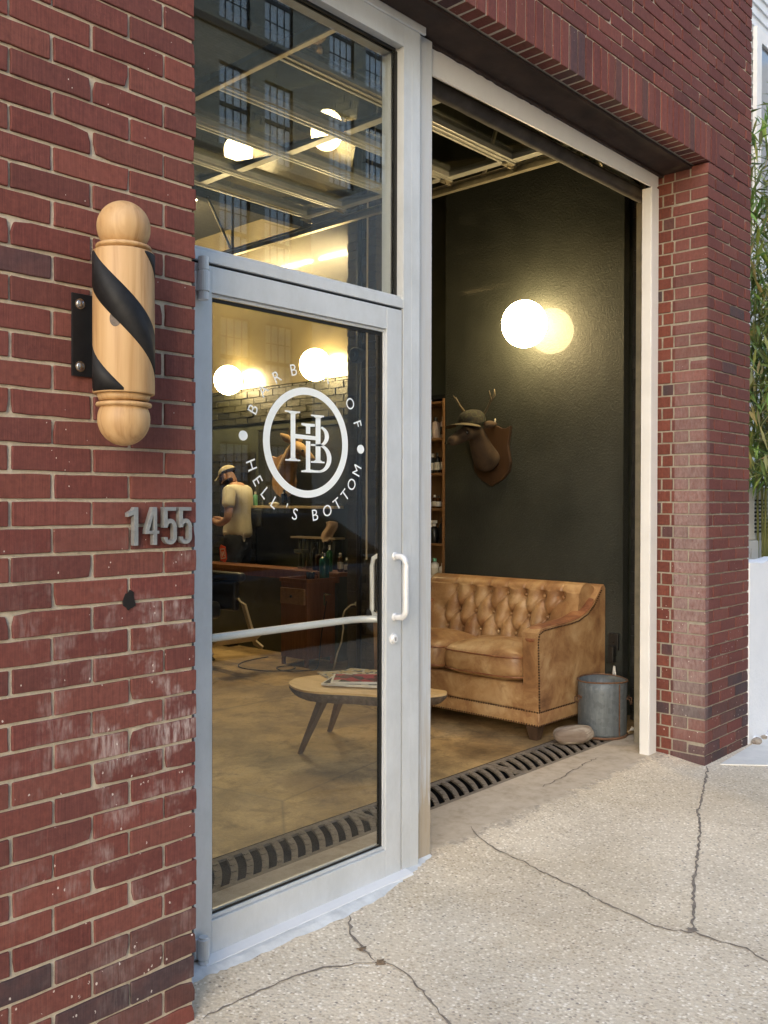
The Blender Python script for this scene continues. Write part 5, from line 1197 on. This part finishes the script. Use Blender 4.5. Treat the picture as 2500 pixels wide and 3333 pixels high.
b.grid(towel, 18, 14); o = b.build('crumpled_towel', M['cloth'], smooth=True); s_ = o.modifiers.new('t', 'SOLIDIFY'); s_.thickness = .01; tag(o, 'crumpled tan towel hung over the end of the radiator', 'towel')
# power cords
b = MB(); b.lathe([(.018, 5.42), (.02, 5.425), (.02, 5.447)], (0, 3.16, .63), 14, 'x'); b.tube([(5.42, 3.16, .63), (5.40, 3.20, .62), (5.39, 3.26, .57), (5.39, 3.29, .50), (5.395, 3.28, .42), (5.39, 3.30, .30), (5.40, 3.36, .20), (5.41, 3.42, FZ + .008)], .007, 8); tag(b.build('power_cord', M['rope'], smooth=True), 'pale power cord hanging from a socket on the brick pilaster', 'cord')
b = MB(); pth = [(5.60, 3.70, .60), (5.50, 3.66, .30), (5.40, 3.60, .06), (5.30, 3.62, FZ + .008), (5.15, 3.75, FZ + .008), (5.22, 3.92, FZ + .008), (5.35, 3.86, FZ + .012), (5.22, 3.72, FZ + .014), (5.05, 3.85, FZ + .008), (5.0, 4.15, FZ + .008), (5.2, 4.35, FZ + .008), (5.55, 4.4, FZ + .008)]
Q = []
for i in range(len(pth) - 1):
    p0_, p1_, p2_, p3_ = [Vector(pth[max(0, min(len(pth) - 1, i + k))]) for k in (-1, 0, 1, 2)]
    for k in range(8): t = k / 8; Q.append(.5 * ((2 * p1_) + (-p0_ + p2_) * t + (2 * p0_ - 5 * p1_ + 4 * p2_ - p3_) * t * t + (-p0_ + 3 * p1_ - 3 * p2_ + p3_) * t ** 3))
Q = [Vector((q.x, q.y, max(q.z, FZ + .008))) for q in Q]
b.tube(Q, .005, 6); tag(b.build('floor_cord', M['blackcord'], smooth=True), 'black cord coiled on the floor at the foot of the barber cart', 'cord')

# ------------------------------------------------------------------ the barber
bx, by = 6.21, 5.72
f_ = Vector((-.40, .9165, 0)); l_ = Vector((-f_.y, f_.x, 0))
def BP_(f, l, z, *r): q = Vector((bx, by, 0)) + f_ * f + l_ * l; return (q.x, q.y, z, *r)
pe = empty('person', (bx, by, FZ), 'bearded barber in khaki cap and grey tee, head bowed, seen from behind his left side', 'person')
N = []; E_ = []
def nd(p, par=None):
    N.append(p)
    if par is not None: E_.append((par, len(N) - 1))
    return len(N) - 1
pel = nd(BP_(0, 0, 1.06, .105, .135)); wa = nd(BP_(0, 0, 1.22, .085, .115), pel); chs = nd(BP_(.0, 0, 1.44, .115, .16), wa); up = nd(BP_(.01, 0, 1.58, .085, .13), chs); nk = nd(BP_(.05, 0, 1.66, .058, .06), up); hd0 = nd(BP_(.095, 0, 1.715, .075, .078), nk); hd1 = nd(BP_(.13, 0, 1.77, .085, .08), hd0); hd2 = nd(BP_(.12, 0, 1.815, .062, .06), hd1)
for s in (1, -1):
    sh = nd(BP_(.0, .17 * s, 1.585, .062), up); el0 = nd(BP_(-.015, .225 * s, 1.44, .052), sh); el = nd(BP_(-.02, .25 * s, 1.29, .043), el0); fo = nd(BP_(.10, .20 * s, 1.24, .039), el); wr = nd(BP_(.23, .13 * s, 1.27, .027), fo); pa = nd(BP_(.29, .10 * s, 1.285, .024, .034), wr); pk = nd(BP_(.325, .085 * s, 1.285, .016, .032), pa)
    for k, (o, L) in enumerate(((.030, .060), (.010, .072), (-.010, .068), (-.028, .052))):
        a0 = nd(BP_(.345, .085 * s + o * .9, 1.283 - k * .004, .0095), pk); a1 = nd(BP_(.345 + L * .55, .080 * s + o, 1.270, .0088), a0); nd(BP_(.345 + L * .8, .075 * s + o, 1.250, .0075), a1)
    t0 = nd(BP_(.285, (.10 - .035) * s, 1.30, .011), pa); nd(BP_(.325, (.10 - .055) * s, 1.305, .009), t0)
    hp = nd(BP_(0, .095 * s, .98, .095, .10), pel); kn_ = nd(BP_(.02, .11 * s, .54, .062), hp); an = nd(BP_(-.02, .115 * s, .12, .042), kn_); nd(BP_(.10, .12 * s, .065, .035), an)
skin('body', N, E_, M['skin'], pe, 2)
def shell(name, nodes, edges, mat): return skin(name, nodes, edges, mat, pe, 2)
T = [BP_(0, 0, 1.055, .165, .205), BP_(0, 0, 1.18, .150, .190), BP_(0, 0, 1.31, .130, .170), BP_(0, 0, 1.44, .132, .178), BP_(.01, 0, 1.575, .10, .145), BP_(.035, 0, 1.625, .072, .082)]
TE = [(0, 1), (1, 2), (2, 3), (3, 4), (4, 5)]
for s in (1, -1):
    i = len(T); T += [BP_(0, .178 * s, 1.585, .078), BP_(-.015, .232 * s, 1.46, .072), BP_(-.018, .243 * s, 1.40, .070)]; TE += [(4, i), (i, i + 1), (i + 1, i + 2)]
shell('tee_shirt', T, TE, M['tee'])
T = [BP_(0, 0, 1.27, .115, .150), BP_(0, 0, 1.10, .150, .186)]; TE = [(0, 1)]
for s in (1, -1):
    i = len(T); T += [BP_(0, .10 * s, .93, .108), BP_(.02, .11 * s, .54, .082), BP_(-.01, .115 * s, .12, .070)]; TE += [(1, i), (i, i + 1), (i + 1, i + 2)]
shell('trousers', T, TE, M['trousers'])
hc = Vector(BP_(.118, 0, 1.772)[:3]); tl = Vector((f_.x * .42, f_.y * .42, .91)).normalized()
axl = l_; axf = axl.cross(tl).normalized()
if axf.dot(f_) < 0: axf = -axf
b = MB()
def capd(u, v):
    a = 2 * PI * u; t = PI / 2 * v; q = hc + axf * (.104 * cos(t) * cos(a)) + axl * (.094 * cos(t) * sin(a)) + tl * (.018 + .078 * sin(t)); return tuple(q)
b.grid(capd, 30, 12); cpp = b.build('cap', M['capcloth'], pe, smooth=True)
b = MB()
def capb(u, v):
    a = lerp(-.75, .75, u); r_ = lerp(.099, .165, v); q = hc + axf * (r_ * cos(a)) + axl * (r_ * .9 * sin(a)) + tl * (.018 - .02 * v - .03 * (2 * u - 1) ** 2 * v); return tuple(q)
b.grid(capb, 14, 5); o = b.build('brim', M['capcloth'], cpp, smooth=True); s_ = o.modifiers.new('t', 'SOLIDIFY'); s_.thickness = .004
b = MB(); b.tube([tuple(hc + axf * (.1055 * cos(a)) + axl * (.0955 * sin(a)) + tl * .022) for a in [lerp(PI * .45, PI * 1.55, k / 20) for k in range(21)]], .0085, 8); b.build('strap', M['strap'], cpp, smooth=True)
def ball(name, f, l, z, r, mat): b = MB(); q = BP_(f, l, z); b.sphere(q[:3], r, 14, 10); return b.build(name, mat, pe, smooth=True)
ball('beard', .168, 0, 1.688, (.055, .055, .062), M['beard']); ball('nose', .222, 0, 1.745, (.016, .016, .020), M['skin'])
for s in (1, -1):
    ball('ear', .112, .083 * s, 1.748, (.018, .012, .03), M['skin']); ball('eye', .205, .032 * s, 1.768, (.010, .010, .008), M['eye'])
b = MB(); q = Vector(BP_(-.11, .10, 1.10)[:3]); b.tube([q + l_ * (.018 * cos(a)) * 1.0 + f_ * (-.02) + Vector((0, 0, .05 * sin(a))) for a in [2 * PI * k / 16 for k in range(17)]], .005, 6, False); b.build('carabiner', M['paper'], pe, smooth=True)

# ------------------------------------------------------------------ yard at the right
b = MB()
n = 40; top = [(lerp(5.605, 9.5, i / n), 1.10 + .05 * (i / n) + R.uniform(-.008, .008)) for i in range(n + 1)]
b.prism([(5.605, .0), (9.5, .0)] + top[::-1], -.005, .16, 'xz'); lw = b.build('low_wall', M['stucco'], bev=.004); tag(lw, 'low cracked white stucco wall beside the brick pier', 'wall')
for i in range(16):
    x = 5.63 + i * .055 + R.uniform(-.02, .02); b = MB(); s0 = R.uniform(.012, .035); b.sphere((x, -.03 + R.uniform(-.02, .02), s0 * .4 + .006), (s0 * 1.3, s0, s0 * .8), 7, 5)
    b.v = [(a + R.uniform(-.006, .006), c + R.uniform(-.006, .006), d + R.uniform(-.004, .004)) for a, c, d in b.v]; o = b.build('rubble_piece', M['stucco'] if i % 3 else M['rock'])
    tag(o, 'broken stucco lump lying along the foot of the low white wall', 'rubble', 'rubble at the foot of the low white wall')
hs = empty('white_house', (11, 2.2, 0), 'white house with a tall sash window behind the bamboo', 'house')
b = MB(); b.box(8.6, 18, 1.8, 1.9, 0, 9); 
b.build('wall', M['siding'], hs)
b = MB()
for i in range(60): b.box(8.6, 18, 1.785 - .004, 1.7995, 1.3 + i * .13, 1.3 + i * .13 + .012)
b.build('clapboard', M['siding'], hs)
for x0, x1, z0, z1 in ((10.42, 11.5, 4.6, 6.6), (13.6, 14.7, 4.6, 6.6)):
    b = MB(); b.box(x0 - .14, x0, 1.74, 1.784, z0 - .14, z1 + .14); b.box(x1, x1 + .14, 1.74, 1.784, z0 - .14, z1 + .14); b.box(x0, x1, 1.74, 1.784, z1, z1 + .14); b.box(x0, x1, 1.74, 1.784, z0 - .14, z0); b.box(x0, x1, 1.755, 1.784, (z0 + z1) / 2 - .04, (z0 + z1) / 2 + .04); wf = b.build('window', M['white_trim'], hs)
    b = MB(); b.box(x0, x1, 1.770, 1.778, z0, (z0 + z1) / 2 - .041); b.box(x0, x1, 1.770, 1.778, (z0 + z1) / 2 + .041, z1); b.build('pane', M['pane'], wf)
b = MB(); b.box(7.4, 10.5, .75, 1.78, 0, 1.16); b.build('base_block', M['stucco'], hs, bev=.01)
b = MB(); b.box(7.9, 8.5, .742, .749, .55, 1.02); b.build('base_panel', M['siding'], hs)
ac = empty('vent_unit', (8.4, .95, 1.161), 'white louvred vent unit sitting above the low wall under the bamboo', 'vent unit')
b = MB(); b.box(7.66, 8.5, .80, 1.3, 1.162, 1.60); b.build('casing', M['white_trim'], ac, bev=.01)
b = MB()
for i in range(9):
    z = 1.22 + i * .033
    for j in range(3): b.box(7.80 + j * .095, 7.80 + j * .095 + .08, .793, .7995, z, z + .016)
b.build('louvres', M['void'], ac)
bb = empty('bamboo_clump', (7.9, .5, 0), 'dense green bamboo clump leaning over the white wall past the brick pier', 'bamboo')
b = MB(); lf = MB()
import mathutils
for i in range(34):
    x, y = R.uniform(6.9, 8.9), R.uniform(.30, .95); H = R.uniform(3.2, 5.0); lx, ly = R.uniform(-.35, .35), R.uniform(-.35, .1)
    path = [(x + lx * (t ** 2), y + ly * (t ** 2), H * t) for t in [k / 8 for k in range(9)]]; b.tube(path, [.014 * (1 - .6 * k / 8) for k in range(9)], 6)
    for k in range(250):
        t = R.uniform(.36, 1.0); p = Vector((x + lx * t * t, y + ly * t * t, H * t)); q = p + Vector((R.uniform(-.35, .35), R.uniform(-.30, .22), R.uniform(-.22, .12)))
        if q.z < 1.62: continue
        d = Vector((R.uniform(-1, 1), R.uniform(-1, 1), R.uniform(-1.1, .15))).normalized(); L = R.uniform(.11, .20); w_ = L * .085; s_ = d.cross(Vector((R.uniform(-.4, .4), R.uniform(-.4, .4), 1))).normalized(); dr_ = Vector((0, 0, -.25 * L))
        c = R.choice([(.13, .20, .045), (.19, .27, .06), (.09, .14, .035), (.30, .36, .11), (.38, .38, .15)]); lf.cc = tuple(v * R.uniform(.7, 1.2) for v in c)
        m_ = q + d * (L * .45) + dr_ * .25; e_ = q + d * L + dr_
        lf.add([q, m_ + s_ * w_, e_, m_ - s_ * w_], [(0, 1, 2, 3)])
b.build('canes', M['cane'], bb, smooth=True); lf.build('foliage', M['leaf'], bb)
b = MB(); b.box(18.2, 30, -17, 40, 0, 10); tag(b.build('row_house', M['siding']), 'plain pale building far down the street', 'building')

# ------------------------------------------------------------------ street building opposite (reflected in the panes)
ob = empty('street_building', (12, -18, 0), 'grey brown brick building across the street with paired sash windows', 'building')
BY = -17.9
wins = []
for fl in range(5):
    z0 = .85 + 3.5 * fl
    for g_ in range(-4, 8):
        for k in range(2): wins.append((3.0 + g_ * 4.2 + k * 1.62, z0))
b = MB(); W_, H_ = 1.08, 2.3
xs_ = sorted(set([-16.0, 36.0] + [w_[0] for w_ in wins] + [w_[0] + W_ for w_ in wins])); zs_ = sorted(set([0.0, 19.5] + [w_[1] for w_ in wins] + [w_[1] + H_ for w_ in wins]))
wset = {(round(a, 3), round(c, 3)) for a, c in wins}
for i in range(len(xs_) - 1):
    for j in range(len(zs_) - 1):
        if (round(xs_[i], 3), round(zs_[j], 3)) in wset and abs(xs_[i + 1] - xs_[i] - W_) < .01: continue
        b.add([(xs_[i], BY, zs_[j]), (xs_[i + 1], BY, zs_[j]), (xs_[i + 1], BY, zs_[j + 1]), (xs_[i], BY, zs_[j + 1])], [(0, 1, 2, 3)])
b.box(-16, 36, BY - 6, BY - .4, 0, 19.5); b.build('wall', M['opp_brick'], ob)
for fl in range(5):
    b = MB(); z = .85 + 3.5 * fl - .14; b.box(-16, 36, BY - .02, BY + .10, z - .22, z - .02); b.build('string_course', M['sashframe'], ob)
b = MB(); b.box(-16, 36, BY - .4, BY + .45, 19.0, 19.6); b.build('cornice', M['sashframe'], ob)
proto = None
vis = sorted(wins, key=lambda w_: (w_[0] - 15) ** 2 + (w_[1] - 9) ** 2)[:90]
for i, (x, z) in enumerate(vis):
    if proto is None:
        b = MB(); t = .05
        b.box(0, t, -.12, -.06, 0, H_); b.box(W_ - t, W_, -.12, -.06, 0, H_); b.box(t, W_ - t, -.12, -.06, 0, t); b.box(t, W_ - t, -.12, -.06, H_ - t, H_); b.box(t, W_ - t, -.13, -.05, 1.11, 1.22)
        for k in (1, 2, 3): b.box(W_ * k / 4 - .012, W_ * k / 4 + .012, -.11, -.07, t, 1.11); b.box(W_ * k / 4 - .012, W_ * k / 4 + .012, -.11, -.07, 1.22, H_ - t)
        b.box(t, W_ - t, -.108, -.072, .57, .594); b.box(t, W_ - t, -.108, -.072, 1.72, 1.744)
        proto = b.build('window', M['sashframe'], ob, local=True); proto.location = Vector((x, BY, z)) - wloc(ob)
        b = MB(); b.box(t, W_ - t, -.10, -.092, t, H_ - t); b.build('pane', M['winpane'] if 'winpane' in M else M['pane'], proto, local=True)
        protopane = proto.children[0]
    else:
        o = proto.copy(); col.objects.link(o); o.location = Vector((x, BY, z)) - wloc(ob); q = protopane.copy(); col.objects.link(q); q.parent = o

# ------------------------------------------------------------------ parked car at the near kerb (reflected in the door pane)
car = empty('parked_car', (6.2, -5.3, -.13), 'dark blue sedan parked at the kerb, mirrored in the glass door', 'car')
CX0, CX1, CYC = 4.0, 8.5, -5.3
secs = [(0.0, .30, .62, .62), (.04, .22, .72, .74), (.25, .18, .80, .84), (1.05, .17, .93, .88), (1.2, .17, .96, .89), (2.2, .17, .98, .90), (3.3, .17, .99, .89), (3.9, .18, .98, .86), (4.35, .25, .90, .78), (4.5, .36, .74, .66)]
b = MB(); ring = 16; vs = []
for dx, zlo, zhi, hw in secs:
    for k in range(ring):
        a = 2 * PI * k / ring; c_, s_ = cos(a), sin(a)
        yy = hw * math.copysign(abs(c_) ** .45, c_); zz = lerp(zlo, zhi, .5 + .5 * math.copysign(abs(s_) ** .6, s_))
        vs.append((CX0 + dx, CYC + yy, zz - .10))
fs = [(i * ring + k, i * ring + (k + 1) % ring, (i + 1) * ring + (k + 1) % ring, (i + 1) * ring + k) for i in range(len(secs) - 1) for k in range(ring)] + [tuple(range(ring)), tuple(range((len(secs) - 1) * ring, len(secs) * ring))]
b.add(vs, fs); b.build('body', M['carpaint'], car, smooth=True, sub=1)
b = MB(); prof_c = [(1.10, .86), (1.75, 1.30), (2.05, 1.35), (2.9, 1.35), (3.2, 1.28), (3.85, .88)]
o0 = [(CX0 + x, z) for x, z in prof_c]
n = len(o0); vs = [(x, CYC - .74 + (.16 if z > 1 else 0), z) for x, z in o0] + [(x, CYC + .74 - (.16 if z > 1 else 0), z) for x, z in o0]
b.add(vs, [tuple(range(n)), tuple(range(n, 2 * n))] + [(i, (i + 1) % n, n + (i + 1) % n, n + i) for i in range(n)]); b.build('roof', M['carpaint'], car, bev=.04, seg=3)
for W in ([(1.33, .92), (1.84, 1.27), (2.40, 1.29), (2.40, .92)], [(2.48, .92), (2.48, 1.29), (2.95, 1.28), (3.55, .92)]):
    for sgn in (1, -1):
        b = MB(); q = [(CX0 + x, CYC + sgn * (.752 - (z - .86) / .49 * .16), z) for x, z in W]; q2 = [(x, y - sgn * .02, z) for x, y, z in q]
        b.add(q + q2, [(0, 1, 2, 3), (4, 5, 6, 7), (0, 1, 5, 4), (1, 2, 6, 5), (2, 3, 7, 6), (3, 0, 4, 7)]); b.build('window', M['carglass'], car)
for dx in (.85, 3.55):
    for sgn in (1, -1):
        wy = CYC + sgn * .80
        b = MB(); b.lathe([(.20, -.10), (.30, -.10), (.318, -.06), (.318, .06), (.30, .10), (.20, .10)], (CX0 + dx, wy, .188), 28, 'y'); wh = b.build('wheel', M['tyre'], car, smooth=True)
        b = MB(); b.lathe([(.02, sgn * .085), (.19, sgn * .075), (.205, sgn * .101)], (CX0 + dx, wy, .188), 28, 'y')
        for k in range(5): a = 2 * PI * k / 5; b.obox((CX0 + dx + .11 * cos(a), wy + sgn * .085, .188 + .11 * sin(a)), (cos(a), 0, sin(a)), (0, 1, 0), (-sin(a), 0, cos(a)), .09, .012, .022)
        b.build('rim', M['chrome'], wh)
for sgn in (1, -1):
    b = MB(); b.sphere((CX0 + .06, CYC + sgn * .56, .52), (.05, .14, .07), 12, 8); b.build('headlight', M['lens'], car, smooth=True)
    b = MB(); b.sphere((CX1 - .06, CYC + sgn * .54, .60), (.05, .13, .08), 12, 8); b.build('tail_light', M['redtag'], car, smooth=True)
    b = MB(); b.box(CX0 + 1.45, CX0 + 1.58, CYC + sgn * .86 - .05, CYC + sgn * .86 + .05, .86, .96); b.build('mirror', M['carpaint'], car, bev=.02)
    b = MB(); b.box(CX0 + 2.2, CX0 + 2.36, CYC + sgn * .90 - .012, CYC + sgn * .90 + .012, .70, .725); b.build('handle', M['chrome'], car, bev=.004)
